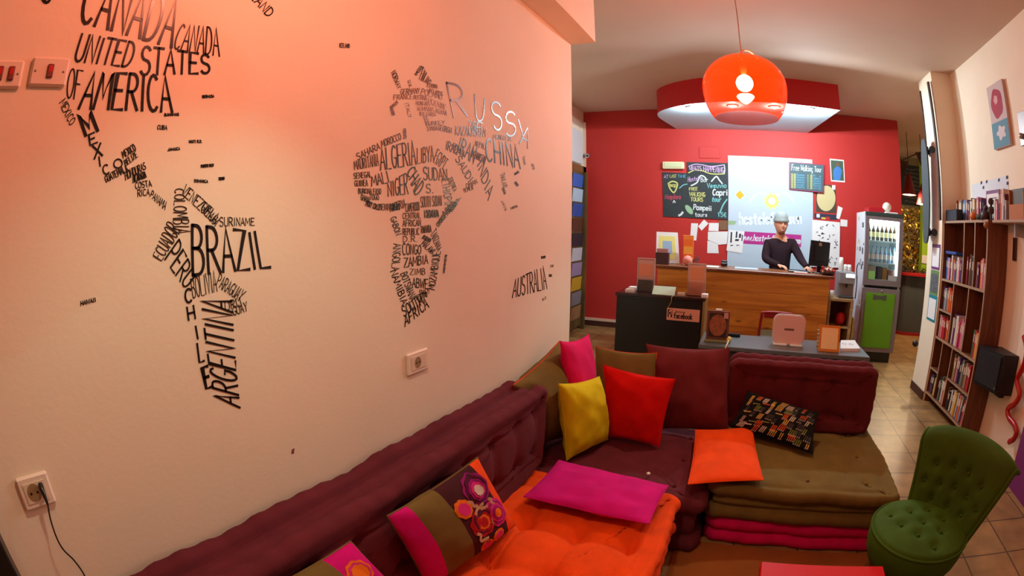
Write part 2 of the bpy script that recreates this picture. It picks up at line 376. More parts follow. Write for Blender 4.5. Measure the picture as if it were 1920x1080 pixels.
# ================================================================== LETTERING ON THE PINK WALL
INK = mat('gloss_black_lettering', (16, 12, 12), 0.28)
WN = (1, 0, 0)
def wp(x, y): return P(x, y, 'x', LW)+Vector((0.0004, 0, 0))
CROPS = {1: (0, 0, 2.25), 2: (0, 400, 1.5875), 3: (600, 60, 3.0), 4: (600, 380, 3.177)}
def cp(c, xy):
    ox, oy, s = CROPS[c]; return wp(ox+xy[0]/s, oy+xy[1]/s)
GRP = 'country names lettered on the pink wall'
def wall_word(word, label, quads, c, wf=0.11, gap=0.22):
    """quads: list of (text, BL, BR, TL, TR) in crop pixels"""
    m = MB()
    for txt, a, b, d, e in quads:
        letter_word(m, txt, cp(c, a), cp(c, b), cp(c, d), cp(c, e), WN, wf, 0.0012, gap)
    o = solo('lettered_name', m, INK, label, 'wall lettering', GRP)
    return o
def W1(c, word, a, b, d, e, note='', wf=0.11, gap=0.22):
    size = math.dist(cp(c, a), cp(c, d))
    sz = 'very large' if size > 0.12 else 'large' if size > 0.07 else 'medium' if size > 0.04 else 'small'
    wall_word(word, f'{sz} black hand-lettered word "{word}" on pink wall{note}', [(word, a, b, d, e)], c, wf, gap)
W1(1, 'CANADA', (330, 92), (722, 200), (385, -105), (772, 2), ' at top', 0.11)
W1(1, 'CANADA', (727, 205), (925, 238), (762, 103), (922, 120), ', narrower copy under the top one', 0.10)
W1(1, 'UNITED', (310, 258), (548, 284), (345, 143), (578, 182))
W1(1, 'STATES', (588, 318), (885, 310), (600, 195), (885, 234))
W1(1, 'OF', (278, 412), (335, 422), (295, 288), (352, 300), '', 0.09)
W1(1, 'AMERICA', (332, 458), (726, 474), (378, 306), (716, 322))
W1(1, 'MEXICO', (250, 436), (296, 532), (276, 412), (320, 506), ' running down beside the big AMERICA', 0.10)
wall_word('MEXICO', 'large staggered black letters spelling "MEXICO" stepping down the pink wall', [
    ('M', (362, 572), (412, 552), (325, 488), (388, 470)), ('E', (378, 614), (412, 600), (372, 570), (400, 558)), ('X', (398, 670), (432, 656), (390, 615), (424, 604)),
    ('I', (415, 704), (430, 698), (410, 662), (425, 657)), ('C', (437, 738), (463, 730), (430, 700), (456, 692)), ('O', (482, 712), (518, 705), (478, 676), (512, 668))], 1, 0.16)
W1(1, 'MEXICO', (520, 668), (575, 632), (512, 640), (562, 606), ', smallest copy, above Guatemala', 0.1)
W1(1, 'BELIZE', (530, 702), (582, 660), (522, 678), (572, 638), '', 0.1)
W1(1, 'GUATEMALA', (446, 770), (542, 722), (440, 744), (530, 694), '', 0.1)
W1(1, 'HONDURAS', (530, 760), (616, 712), (525, 724), (610, 684), '', 0.1)
W1(1, 'NICARAGUA', (560, 772), (618, 748), (560, 740), (612, 722), '', 0.1)
W1(1, 'COSTA', (570, 796), (640, 786), (570, 770), (635, 760), '', 0.1)
W1(1, 'RICA', (580, 830), (630, 822), (580, 800), (630, 796), '', 0.1)
W1(1, 'PANAMA', (632, 828), (694, 886), (642, 803), (706, 854), '', 0.1)
W1(1, 'COLOMBIA', (738, 796), (728, 985), (772, 795), (806, 985), ' running down', 0.09)
W1(1, 'VENEZUELA', (764, 815), (905, 945), (786, 778), (928, 905), '', 0.09)
W1(1, 'GUYANA', (845, 880), (905, 955), (868, 850), (930, 930), '', 0.1)
W1(1, 'SURINAME', (925, 955), (1073, 950), (925, 916), (1073, 920), '', 0.09)
W1(1, 'GREENLAND', (948, -128), (1130, 74), (985, -150), (1158, 48), ', cut by the top of the picture', 0.11)
wall_word('U', 'bottom curve of one black letter cut off by the top picture edge, left of CANADA', [('U', (180, 13), (216, 9), (170, -70), (212, -76))], 1, 0.16)
W1(1, 'CUBA', (663, 545), (704, 547), (665, 528), (704, 530), '', 0.13)
for word, a in (('BERMUDA', (853, 414, 902, 411)), ('BAHAMAS', (694, 490, 754, 488)), ('HAITI R.D.', (797, 603, 852, 602)), ('JAMAICA', (707, 637, 758, 632)), ('PUERTO RICO', (847, 707, 900, 702)), ('DOMINICA', (819, 768, 876, 771)), ('TRINIDAD', (922, 760, 946, 758))):
    W1(1, word, (a[0], a[1]), (a[2], a[3]), (a[0], a[1]-11), (a[2], a[3]-11), ' among the Caribbean islands', 0.16)
W1(2, 'BRAZIL', (572, 184), (806, 160), (570, 35), (786, 58), '', 0.10)
W1(2, 'PERU', (490, 136), (552, 224), (532, 76), (582, 186), '', 0.10)
W1(2, 'ECUADOR', (480, 142), (540, 52), (455, 126), (500, 20), '', 0.09)
wall_word('CHILE', 'large stacked black letters spelling "CHILE" down the left of Argentina', [
    ('C', (552, 268), (572, 262), (548, 228), (570, 222)), ('H', (560, 318), (582, 312), (555, 280), (576, 274)), ('I', (580, 375), (597, 370), (573, 336), (590, 332)),
    ('L', (592, 444), (608, 438), (585, 388), (600, 384)), ('E', (612, 522), (634, 514), (600, 460), (618, 454))], 2, 0.16)
W1(2, 'BOLIVIA', (574, 252), (646, 232), (566, 196), (640, 168), '', 0.09)
W1(2, 'PARAGUAY', (643, 214), (712, 262), (654, 178), (732, 232), '', 0.10)
W1(2, 'URU', (670, 290), (720, 275), (668, 264), (712, 250), '', 0.09)
W1(2, 'GUAY', (695, 304), (737, 290), (690, 280), (733, 262), '', 0.09)
W1(2, 'ARGENTINA', (714, 578), (690, 262), (640, 556), (598, 244), ' running upward', 0.10)
W1(2, 'HAWAII', (240, 274), (286, 262), (240, 262), (284, 250), ' alone at left', 0.16)
# Europe
W1(3, 'ICELAND', (108, 88), (166, 90), (108, 62), (166, 68), '', 0.14)
W1(3, 'NORWAY', (398, 232), (436, 322), (424, 210), (456, 312), '', 0.1)
W1(3, 'SWEDEN', (530, 240), (562, 190), (540, 246), (582, 196), '', 0.1)
W1(3, 'FINLAND', (556, 268), (608, 292), (580, 196), (628, 280), '', 0.08)
W1(3, 'U.K.', (492, 276), (504, 320), (508, 270), (516, 312), '', 0.1)
for i, (word, a, b, d, e) in enumerate([
    ('GERMANY', (450, 352), (560, 345), (455, 322), (560, 316)), ('POLAND', (565, 350), (690, 380), (575, 318), (680, 345)), ('FRANCE', (412, 382), (520, 376), (414, 354), (520, 350)),
    ('AUSTRIA', (525, 378), (600, 384), (525, 354), (600, 358)), ('UKRAINE', (605, 402), (712, 440), (612, 372), (708, 408)), ('SPAIN', (392, 446), (440, 400), (396, 420), (430, 384)),
    ('PORTUGAL', (404, 470), (392, 420), (420, 466), (406, 416)), ('ITALY', (476, 400), (500, 484), (496, 396), (514, 476)), ('HUNGARY', (540, 412), (620, 416), (540, 390), (620, 392)),
    ('ROMANIA', (548, 442), (640, 446), (548, 420), (640, 424)), ('BULGARIA', (560, 470), (650, 474), (560, 450), (650, 452)), ('GREECE', (578, 470), (600, 530), (596, 466), (618, 524)),
    ('TURKEY', (590, 528), (700, 520), (590, 504), (700, 498)), ('SYRIA', (602, 556), (660, 552), (602, 532), (660, 530)), ('ESTONIA', (600, 310), (660, 318), (604, 290), (660, 296)),
    ('BELARUS', (612, 340), (690, 362), (616, 318), (690, 338)), ('MOLDOVA', (650, 452), (712, 470), (652, 430), (712, 448))]):
    W1(3, word, a, b, d, e, ' in the cluster of Europe', 0.1)
wall_word('RUSSIA', 'large spaced black letters spelling "RUSSIA" across the pink wall', [
    ('R', (748, 482), (826, 470), (705, 285), (802, 300)), ('U', (876, 502), (918, 502), (865, 350), (928, 380)), ('S', (974, 552), (1024, 552), (954, 388), (1022, 400)),
    ('S', (1040, 588), (1102, 584), (1038, 446), (1102, 450)), ('I', (1132, 585), (1150, 585), (1104, 490), (1124, 490)), ('A', (1120, 628), (1166, 655), (1142, 535), (1190, 545))], 3, 0.07)
W1(3, 'CHINA', (932, 722), (1126, 768), (930, 598), (1112, 640), '', 0.09)
W1(3, 'INDIA', (882, 745), (944, 948), (916, 702), (976, 885), ' running down', 0.08)
W1(3, 'IRAN', (768, 668), (862, 742), (790, 588), (884, 655), '', 0.08)
for word, a, b, d, e in [('KAZAKHSTAN', (760, 580), (930, 590), (762, 530), (932, 540)), ('MONGOLIA', (972, 600), (1072, 615), (975, 575), (1075, 588)), ('GEORGIA', (664, 552), (740, 570), (668, 520), (745, 540)),
    ('IRAQ', (705, 660), (770, 690), (712, 610), (778, 640)), ('SAUDI', (758, 715), (838, 850), (790, 690), (864, 822)), ('ARABIA', (738, 640), (800, 700), (752, 618), (818, 676)),
    ('OMAN', (825, 880), (886, 850), (818, 855), (878, 828)), ('YEMEN', (808, 905), (862, 885), (804, 882), (858, 862)), ('NEPAL', (870, 640), (926, 660), (874, 612), (930, 630)),
    ('THAILAND', (1012, 800), (1030, 880), (1036, 790), (1054, 870)), ('AFGHANISTAN', (845, 700), (926, 740), (852, 660), (935, 700)), ('TIBET', (830, 560), (910, 572), (834, 500), (914, 512)),
    ('TAIWAN', (1138, 700), (1146, 748), (1150, 698), (1158, 744)), ('JAPAN', (1186, 740), (1196, 776), (1200, 736), (1208, 770)), ('PHILIPPINES', (1096, 806), (1120, 790), (1092, 796), (1114, 780)),
    ('BORNEO', (1092, 848), (1108, 870), (1102, 840), (1118, 862)), ('SUMATRA', (1022, 880), (1036, 915), (1034, 876), (1046, 908)), ('JAVA', (1018, 950), (1040, 1008), (1030, 944), (1052, 1000)), ('PAPUA', (1074, 1000), (1112, 984), (1070, 988), (1106, 972))]:
    W1(3, word, a, b, d, e, ' in the cluster of Asia', 0.08)
# Africa
AF = ' in the Africa shape'
for word, a, b, d, e, wf in [
    ('SAHARA', (210, 722), (338, 658), (202, 685), (330, 622), .1), ('MOROCCO', (346, 650), (456, 605), (342, 612), (450, 568), .1), ('TUNISIA', (486, 602), (482, 542), (470, 602), (466, 542), .1),
    ('MAURITANIA', (194, 776), (330, 752), (188, 728), (326, 680), .09), ('ALGERIA', (340, 778), (540, 745), (334, 660), (528, 610), .09), ('LIBYA', (545, 740), (640, 726), (545, 655), (636, 640), .08),
    ('EGYPT', (636, 730), (690, 775), (662, 656), (722, 720), .09), ('MALI', (290, 868), (392, 845), (288, 815), (376, 778), .09), ('SENEGAL', (188, 826), (292, 816), (188, 794), (286, 784), .1),
    ('GUINEA', (194, 868), (268, 866), (194, 836), (266, 830), .1), ('NIGER', (382, 924), (496, 910), (378, 852), (490, 790), .09), ('CHAD', (488, 792), (540, 930), (526, 750), (588, 860), .11),
    ('SUDAN', (580, 832), (718, 834), (580, 758), (712, 772), .09), ('S.', (596, 905), (640, 905), (596, 855), (640, 855), .1), ('SOUTH SUDAN', (565, 988), (686, 976), (565, 926), (682, 920), .08),
    ('ETHIOPIA', (684, 830), (704, 990), (722, 820), (748, 980), .09), ('BURKINA FASO', (214, 908), (342, 912), (214, 880), (342, 882), .1), ('TOGO', (278, 944), (332, 944), (278, 912), (328, 912), .1),
    ('GHANA', (228, 944), (276, 962), (230, 912), (280, 930), .1), ('IVORY COAST', (252, 976), (330, 1004), (262, 948), (338, 974), .1), ('BENIN', (332, 1000), (392, 1002), (332, 968), (392, 965), .1),
    ('NIGERIA', (394, 1012), (482, 986), (394, 966), (476, 940), .09), ('CAMEROON', (482, 1012), (560, 1004), (480, 966), (556, 955), .09), ('UGANDA', (600, 1042), (668, 1036), (600, 1006), (666, 1002), .1),
    ('SOMALIA', (792, 930), (745, 1010), (768, 940), (722, 1012), .1), ('ERITREA', (722, 830), (752, 900), (742, 815), (770, 885), .1), ('DJIBOUTI', (700, 1040), (762, 970), (688, 1012), (745, 950), .1)]:
    W1(3, word, a, b, d, e, AF, wf)
for word, a, b, d, e, wf in [
    ('CONGO', (490, 312), (600, 305), (490, 240), (602, 255), .09), ('ANGOLA', (438, 245), (424, 410), (482, 240), (472, 402), .09), ('NAMIBIA', (418, 410), (488, 612), (456, 394), (522, 590), .1),
    ('ZAMBIA', (500, 386), (642, 362), (500, 330), (640, 310), .1), ('ZIMB', (535, 428), (626, 428), (535, 394), (626, 390), .1), ('ABWE', (548, 502), (642, 512), (550, 450), (642, 456), .1),
    ('BOTSWANA', (478, 424), (538, 592), (516, 410), (572, 560), .1), ('SOUTH', (498, 680), (618, 600), (482, 622), (592, 548), .09), ('AFRICA', (505, 738), (648, 622), (500, 680), (626, 560), .1),
    ('TANZANIA', (656, 190), (700, 292), (690, 150), (724, 270), .1), ('MOZAMBIQUE', (682, 520), (718, 290), (644, 512), (672, 296), .09), ('GABON', (418, 92), (452, 196), (450, 78), (484, 184), .1),
    ('CENTRAL', (492, 96), (600, 92), (492, 62), (600, 58), .1), ('AFRICAN', (492, 142), (600, 138), (492, 104), (600, 100), .1), ('REPUBLIC', (492, 192), (590, 190), (492, 154), (590, 152), .1),
    ('D.R.', (494, 234), (582, 232), (494, 200), (582, 196), .1), ('KENYA', (622, 90), (704, 88), (620, 46), (700, 42), .1), ('RWANDA', (602, 182), (664, 176), (602, 140), (660, 132), .1),
    ('MALAWI', (600, 250), (662, 306), (622, 222), (690, 282), .1), ('BURUNDI', (606, 212), (652, 240), (620, 192), (664, 218), .1), ('GUINEA EQ.', (424, 48), (476, 40), (422, 10), (476, 4), .1),
    ('MADAGASCAR', (732, 418), (744, 310), (742, 418), (756, 310), .1), ('LESOTHO', (575, 578), (640, 560), (572, 550), (632, 530), .1), ('COMOROS', (705, 146), (745, 92), (690, 128), (728, 72), .1), ('SEYCHELLES', (740, 100), (820, 8), (722, 78), (802, -8), .09), ('SWAZI', (590, 548), (650, 540), (590, 520), (650, 514), .1)]:
    W1(4, word, a, b, d, e, AF, wf)
W1(4, 'AUSTRALIA', (1145, 566), (1352, 512), (1155, 462), (1336, 376), '', 0.08)
for word, a, b in (('N.Z.', (1324, 586), (1350, 568)), ('FIJI', (1372, 386), (1390, 382)), ('TONGA', (1362, 442), (1380, 440)), ('SOLOMON', (1316, 334), (1342, 330))):
    W1(4, word, a, b, (a[0], a[1]-14), (b[0], b[1]-14), ' beside Australia', 0.16)

# ================================================================== PENDANT LAMPS
def acrylic_shell():
    m = bpy.data.materials.new('orange_red_acrylic'); m.use_nodes = True; nt = m.node_tree
    for n in list(nt.nodes): nt.nodes.remove(n)
    N = nt.nodes.new; o = N('ShaderNodeOutputMaterial'); t = N('ShaderNodeBsdfTransparent'); tl = N('ShaderNodeBsdfTranslucent'); g = N('ShaderNodeBsdfGlossy')
    t.inputs[0].default_value = (0.90, 0.51, 0.465, 1); tl.inputs[0].default_value = (1.0, 0.075, 0.002, 1); g.inputs['Roughness'].default_value = 0.04
    m1 = N('ShaderNodeMixShader'); m1.inputs[0].default_value = 0.075
    m2 = N('ShaderNodeMixShader'); lw = N('ShaderNodeLayerWeight'); pw = N('ShaderNodeMath'); pw.operation = 'POWER'; pw.inputs[1].default_value = 5; ml = N('ShaderNodeMath'); ml.operation = 'MULTIPLY_ADD'; ml.inputs[1].default_value = 0.30; ml.inputs[2].default_value = 0.035
    nt.links.new(lw.outputs['Facing'], pw.inputs[0]); nt.links.new(pw.outputs[0], ml.inputs[0]); nt.links.new(ml.outputs[0], m2.inputs[0])
    nt.links.new(t.outputs[0], m1.inputs[1]); nt.links.new(tl.outputs[0], m1.inputs[2])
    nt.links.new(m1.outputs[0], m2.inputs[1]); nt.links.new(g.outputs[0], m2.inputs[2]); nt.links.new(m2.outputs[0], o.inputs[0])
    return m
SHELL = acrylic_shell()
def dome_lamp(loc, label, cordtop, bs):
    x, y, z = loc            # centre of the ball
    t = thing('pendant_lamp', label, 'pendant lamp', (x, y, z-0.2))
    R, H = 0.262, 0.205
    prof = []
    for i in range(30):
        a = PI/2 - (PI/2+math.radians(45))*i/29
        if a >= 0: prof.append((max(0.0005, R*math.cos(a)), H*math.sin(a)))
        else: prof.append((R*math.cos(a)**0.8, 0.265*math.sin(a)))
    m = MB().lathe(prof, (x, y, z), 64)
    m.lathe([(r-0.004, zz-0.003) for r, zz in prof][::-1], (x, y, z), 64)
    part('lamp_shade', m, SHELL, t, 'orange-red transparent dome shade')
    b = MB().ball((x, y, z+0.03), 0.052, 24)
    part('bulb', b, glow('lamp_bulb', (255, 238, 206), bs), t, 'white glowing bulb')
    part('bulb_holder', MB().lathe([(0.0005, 0.204), (0.02, 0.204), (0.022, 0.12), (0.012, 0.075)], (x, y, z), 20), mat('holder_orange', (150, 52, 16), 0.4), t)
    part('cord', MB().tube(bezier([(x, y, z+0.2), (x-0.004, y, z+0.28), (x, y, z+0.5), (x, y, cordtop)], 8), 0.0035, 8), mat('lamp_cord', (190, 170, 150), 0.5), t)
    part('suspension_loop', MB().tube(bezier([(x-0.02, y, z+H-0.004), (x+0.0, y, z+H+0.035), (x+0.05, y, z+H+0.035), (x+0.1, y, z+H-0.012)], 8), 0.006, 8), mat('clear_loop', (236, 214, 196), 0.2), t)
    part('ceiling_cup', MB().lathe([(0.05, 0), (0.045, -0.03), (0.0005, -0.035)], (x, y, cordtop), 20), mat('ceiling_cup', (230, 226, 220), 0.4), t)
    return t
dome_lamp((0.035, 2.9, 2.405), 'orange-red glowing dome pendant lamp hanging above the sofa corner', CZ, BULB*0.68)
dome_lamp((-0.42, 0.58, 2.44), 'orange-red dome pendant lamp above the near end of the sofa, out of frame', CZ, BULB*1.1)

# ================================================================== SOFA OF STACKED MATTRESSES
PLUM = fabric('plum_fabric', (98, 36, 44)); ORANGE = fabric('orange_fabric', (236, 76, 10)); OLIVE = fabric('olive_fabric', (112, 92, 44))
MAGENTA = fabric('magenta_fabric', (206, 10, 92)); GREYBASE = fabric('grey_base_fabric', (120, 108, 92)); YELLOW = fabric('yellow_fabric', (206, 190, 10))
REDF = fabric('red_fabric', (206, 12, 8)); PINKF = fabric('hot_pink_fabric', (214, 16, 96)); PLUMP = fabric('plum_pillow_fabric', (108, 40, 44)); FUCH = fabric('fuchsia_fabric', (200, 8, 116))
def hsh(*a):
    x = math.sin(sum(v*k for v, k in zip(a, (12.9898, 78.233, 37.719))))*43758.5453
    return x-math.floor(x)
def vnoise(x, y, s=0):
    ix, iy = math.floor(x), math.floor(y); fx, fy = x-ix, y-iy
    fx, fy = fx*fx*(3-2*fx), fy*fy*(3-2*fy)
    a = hsh(ix, iy, s)*(1-fx)+hsh(ix+1, iy, s)*fx; b = hsh(ix, iy+1, s)*(1-fx)+hsh(ix+1, iy+1, s)*fx
    return a*(1-fy)+b*fy-0.5
def mattress(c, U, V, W, a, b, h, nu, nv, r=0.034, seed=0, crease=0.008, dimple=0.022, puff=0.012, folds=0, sag=0.012):
    """Wool mattress with rolled edges; c centre of its under face, half sizes a along U and b along V, thickness h along W."""
    c, U, V, W = Vector(c), Vector(U), Vector(V), Vector(W); m = MB(); rc = 0.055
    out = []; nrm = []
    per = []
    for (sx, sy, a0) in ((1, 1, 0), (-1, 1, 90), (-1, -1, 180), (1, -1, 270)):
        for k in range(7):
            t = math.radians(a0+90*k/6); per.append((sx*(a-rc)+rc*math.cos(t), sy*(b-rc)+rc*math.sin(t)))
    pts = []
    for i in range(len(per)):
        p, q = per[i], per[(i+1) % len(per)]; d = math.dist(p, q); n = max(1, int(d/0.022))
        for k in range(n): pts.append((p[0]+(q[0]-p[0])*k/n, p[1]+(q[1]-p[1])*k/n))
    N = len(pts)
    for i in range(N):
        p, q = pts[i-1], pts[(i+1) % N]; dx, dy = q[0]-p[0], q[1]-p[1]; l = math.hypot(dx, dy) or 1
        nrm.append((dy/l, -dx/l))
    s_ = 0; arcl = []
    for i in range(N): arcl.append(s_); s_ += math.dist(pts[i], pts[(i+1) % N])
    prof = []
    for k in range(7):
        t = math.radians(-80+170*k/6); prof.append((r*0.75-r*math.cos(t), r+r*math.sin(t), 1))
    prof.append((r*0.95, 2.25*r, 0))
    nf = max(folds, 1); z0, z1 = 2.25*r, h-2.25*r
    if z1 > z0+0.01:
        for k in range(1, nf*4):
            f = k/(nf*4); prof.append((r*0.85-r*0.35*abs(math.sin(PI*f*nf)), z0+(z1-z0)*f, 0.4))
    prof.append((r*0.95, h-2.25*r, 0))
    for k in range(7):
        t = math.radians(-90+175*k/6); prof.append((r*0.75-r*math.cos(t), h-r+r*math.sin(t), 1))
    prof.append((r*1.7, h-0.55*r, 0)); prof.append((r*2.2, h-0.5*r, 0))
    tuf = [(-a+2*a*(i+.5)/nu, -b+2*b*(j+.5)/nv) for i in range(nu) for j in range(nv)] if nu and nv else []
    du, dv = (2*a/nu if nu else 9), (2*b/nv if nv else 9)
    def sagz(x, y): return sag*vnoise(x*2.3+seed, y*2.3, seed)*2
    def top(x, y):
        z = 0.0
        edge = min(a-abs(x), b-abs(y))
        fade = max(0, min(1, (edge-r*2.0)/0.05))
        for tx, ty in tuf:
            d2 = (x-tx)**2+(y-ty)**2
            if d2 < 0.06: z -= dimple*math.exp(-d2/0.0022)+dimple*0.5*math.exp(-d2/0.012)
        if tuf:
            gx = abs(((x+a)/du-.5)-round((x+a)/du-.5))*du; gy = abs(((y+b)/dv-.5)-round((y+b)/dv-.5))*dv
            wob = 0.012*vnoise(x*9, y*9, seed+3)
            if crease: z -= crease*(math.exp(-((gx+wob)/0.014)**2)+math.exp(-((gy+wob)/0.014)**2))
        z += puff*(1-0.3*vnoise(x*8, y*8, seed+5)) + 0.006*vnoise(x*14+3, y*14, seed+1)
        return z*fade
    rows = []
    for d, z, rf in prof:
        row = []
        for i, ((x, y), (nx, ny)) in enumerate(zip(pts, nrm)):
            pk = 0.085*r*math.sin(arcl[i]*2*PI/0.085+2*vnoise(arcl[i]*3, seed, 1))*(1 if rf else 1.4)+0.55*r*vnoise(arcl[i]*6, seed, 2)
            dd = d-(pk if rf > 0.5 else -0.4*pk)
            zz = z+(r*0.3*vnoise(arcl[i]*5+9, seed, 4) if z > h*0.5 else 0)
            xx, yy = x-nx*dd, y-ny*dd
            row.append(c+U*xx+V*yy+W*(zz+(sagz(xx, yy) if z > h*0.4 else 0)))
        rows.append(row)
    # under face
    bot = [c+U*0+V*0 for _ in pts]
    base = [(x-nx*r*0.8, y-ny*r*0.8) for (x, y), (nx, ny) in zip(pts, nrm)]
    rows.insert(0, [c+U*(x*.5)+V*(y*.5)+W*0.004 for x, y in base]); rows.insert(0, [c+W*0.004 for _ in pts])
    last = [(x-nx*r*2.2, y-ny*r*2.2) for (x, y), (nx, ny) in zip(pts, nrm)]
    K = 40
    for k in range(1, K+1):
        t = 1-k/K; t = max(t, 0.004); row = []
        for x, y in last:
            xx, yy = x*t, y*t
            row.append(c+U*xx+V*yy+W*(h-0.5*r+top(xx, yy)+sagz(xx, yy)))
        rows.append(row)
    m.grid(rows, 0, True, False, True)
    tops = [(c+U*tx+V*ty+W*(h-0.5*r+top(tx, ty)+sagz(tx, ty)+0.003)) for tx, ty in tuf]
    return m, tops
def mattress_thing(name, label, cat, material, c, U, V, W, a, b, h, nu, nv, buttons=True, group=None, **k):
    m, tops = mattress(c, U, V, W, a, b, h, nu, nv, **k)
    bs = base_of(m); t = thing(name, label, cat, bs, group)
    cv = part('cover', m, material, t)
    if buttons:
        for p in tops:
            part('tuft_button', MB().ball(p, 0.011, 8, 0, (1, 1, 1)), material, cv)
    return t
X, Y, Z = (1, 0, 0), (0, 1, 0), (0, 0, 1)
mattress_thing('floor_mattress', 'flat grey-beige base mattress under the orange seat mattress', 'mattress', GREYBASE, (-0.60, 0.96, 0.0), X, Y, Z, 0.43, 1.03, 0.165, 0, 0, False, r=0.03, seed=2)
mattress_thing('seat_mattress', 'bright orange tufted seat mattress along the pink wall', 'mattress', ORANGE, (-0.605, 0.965, 0.168), X, Y, Z, 0.45, 1.05, 0.205, 4, 7, True, seed=1, crease=0.015, dimple=0.036, puff=0.026)
mattress_thing('seat_mattress', 'plum corner seat mattress beneath the row of standing pillows', 'mattress', PLUM, (-0.545, 2.50, 0.0), X, Y, Z, 0.51, 0.455, 0.335, 3, 3, True, seed=4, crease=0.0, dimple=0.01, r=0.045, folds=1)
mattress_thing('floor_mattress', 'deep pink mattress at floor level under the olive seat', 'mattress', MAGENTA, (0.50, 2.665, 0.0), X, Y, Z, 0.50, 0.47, 0.158, 0, 0, False, r=0.04, seed=6, sag=0.004)
mattress_thing('seat_mattress', 'olive seat mattress stacked on the deep pink one', 'mattress', OLIVE, (0.50, 2.665, 0.16), X, Y, Z, 0.525, 0.49, 0.205, 3, 3, True, seed=7, crease=0.0, dimple=0.012, r=0.036)
mattress_thing('back_cushion', 'long plum tufted back cushion propped along the pink wall', 'back cushion', PLUM, (-1.07, 1.08, 0.585), Y, Z, X, 1.0, 0.215, 0.215, 10, 2, True, seed=9, crease=0.012, dimple=0.022, puff=0.02, r=0.034, sag=0.006)
mattress_thing('back_cushion', 'plum back cushion behind the olive seat, in front of grey table', 'back cushion', PLUM, (0.475, 3.185, 0.575), X, Z, (0, -1, 0), 0.50, 0.215, 0.21, 5, 2, True, seed=11, crease=0.012, dimple=0.02, puff=0.014, r=0.036, sag=0.006)
solo('popcorn_crumb', MB().ball((-0.35, 2.22, 0.345), 0.012, 8, 0, (1, 1, .6)), mat('white_crumb', (236, 226, 210), 0.8), 'small white crumb lying on the plum corner seat', 'crumb')

# ------------------------------------------------------------------ pillows
def pillow_surf(TL, TR, BR, BL, th, seed=0, pinch=0.07, wr=0.006):
    TL, TR, BR, BL = map(Vector, (TL, TR, BR, BL))
    n = (TR-TL+BR-BL).cross(TL-BL+TR-BR).normalized()
    cx = (TL+TR+BR+BL)/4
    def S(u, v, side):
        uu = u*(1-pinch*(1-v*v)); vv = v*(1-pinch*(1-u*u))
        s, t = (uu+1)/2, (vv+1)/2
        p = (BL*(1-s)+BR*s)*(1-t)+(TL*(1-s)+TR*s)*t
        k = max(0, (1-abs(u)**2.4)*(1-abs(v)**2.4))**0.5
        e = min(1-abs(u), 1-abs(v))
        w_ = wr*(vnoise(u*3.2+seed, v*3.2, seed)*2+vnoise(u*7, v*7+seed, seed)+0.6*math.sin((u+v*0.6)*17+seed)*max(0, abs(u*v)-.12))*min(1, k*2)
        return p+n*(side*th*0.5*k+w_)
    return S, n
def pillow_mesh(S, N=26, bands=None):
    m = MB(); f = lambda i: math.sin((i/N-.5)*PI)
    for side in (1, -1):
        rows = [[S(f(i), f(j), side) for j in range(N+1)] for i in range(N+1)]
        if side == -1: rows = rows[::-1]
        k = len(m.f)
        m.grid(rows, 0, True)
        if bands:
            for q in range(N*N):
                i = q//N; u = f(i+.5 if side == 1 else N-i-.5); v = f(q % N+.5)
                m.m[k+q] = bands(u, v)
    return m
def seam(S, N=40):
    pts = []
    for t in range(N): pts.append(S(-1+2*t/N, 1, 0))
    for t in range(N): pts.append(S(1, 1-2*t/N, 0))
    for t in range(N): pts.append(S(1-2*t/N, -1, 0))
    for t in range(N+1): pts.append(S(-1, -1+2*t/N, 0))
    return pts
def pillow(label, material, TL, TR, BR, BL, th, seed=0, name='throw_pillow', pipe=None, bands=None, group=None, **k):
    S, n = pillow_surf(TL, TR, BR, BL, th, seed, **k)
    m = pillow_mesh(S, 26, bands); t = thing(name, label, 'pillow', base_of(m), group)
    part('cover', m, material, t)
    part('edge_seam', MB().tube(seam(S), 0.003, 6, 0, False), pipe or (material if not isinstance(material, list) else material[0]), t)
    return t, S, n
ORSEAM = fabric('orange_seam', (210, 70, 30))
pillow('large olive pillow with orange seam leaning against the pink wall', OLIVE, P(962, 722, 'x', -1.0), P(1048, 640, 'x', -0.99), (-0.84, 2.62, 0.335), P(1000, 838, 'z', 0.345), 0.22, 3, pipe=ORSEAM, wr=0.010)
pillow('hot pink pillow standing behind the yellow pillow', PINKF, P(1050, 640, 'y', 2.36), P(1104, 627, 'y', 2.74), (-0.80, 2.76, 0.345), (-0.80, 2.40, 0.345), 0.13, 5)
pillow('bright yellow pillow standing on the plum corner seat', YELLOW, P(1047, 720, 'y', 2.22), P(1124, 706, 'y', 2.56), P(1140, 824, 'z', 0.345), P(1062, 864, 'z', 0.345), 0.17, 8, wr=0.010)
pillow('olive pillow between the pink and plum pillows, behind the red one', OLIVE, P(1117, 650, 'y', 2.90), P(1232, 662, 'y', 2.92), (-0.44, 2.80, 0.345), (-0.86, 2.78, 0.345), 0.12, 11, pipe=ORSEAM)
pillow('plain red pillow in front of the olive and plum pillows', REDF, P(1131, 684, 'y', 2.66), P(1266, 711, 'y', 2.64), P(1236, 838, 'z', 0.345), P(1134, 818, 'z', 0.345), 0.13, 14, wr=0.009)
pillow('large plum pillow beside the plum back cushion', PLUMP, P(1211, 645, 'y', 2.97), P(1368, 653, 'y', 2.96), P(1366, 814, 'z', 0.345), (-0.42, 2.82, 0.345), 0.15, 17, wr=0.009)
pillow('square orange pillow lying flat across the olive and plum seats', ORANGE, P(1304, 806, 'z', 0.40), P(1410, 802, 'z', 0.40), P(1431, 900, 'z', 0.40), P(1290, 908, 'z', 0.395), 0.075, 20, pinch=0.04)
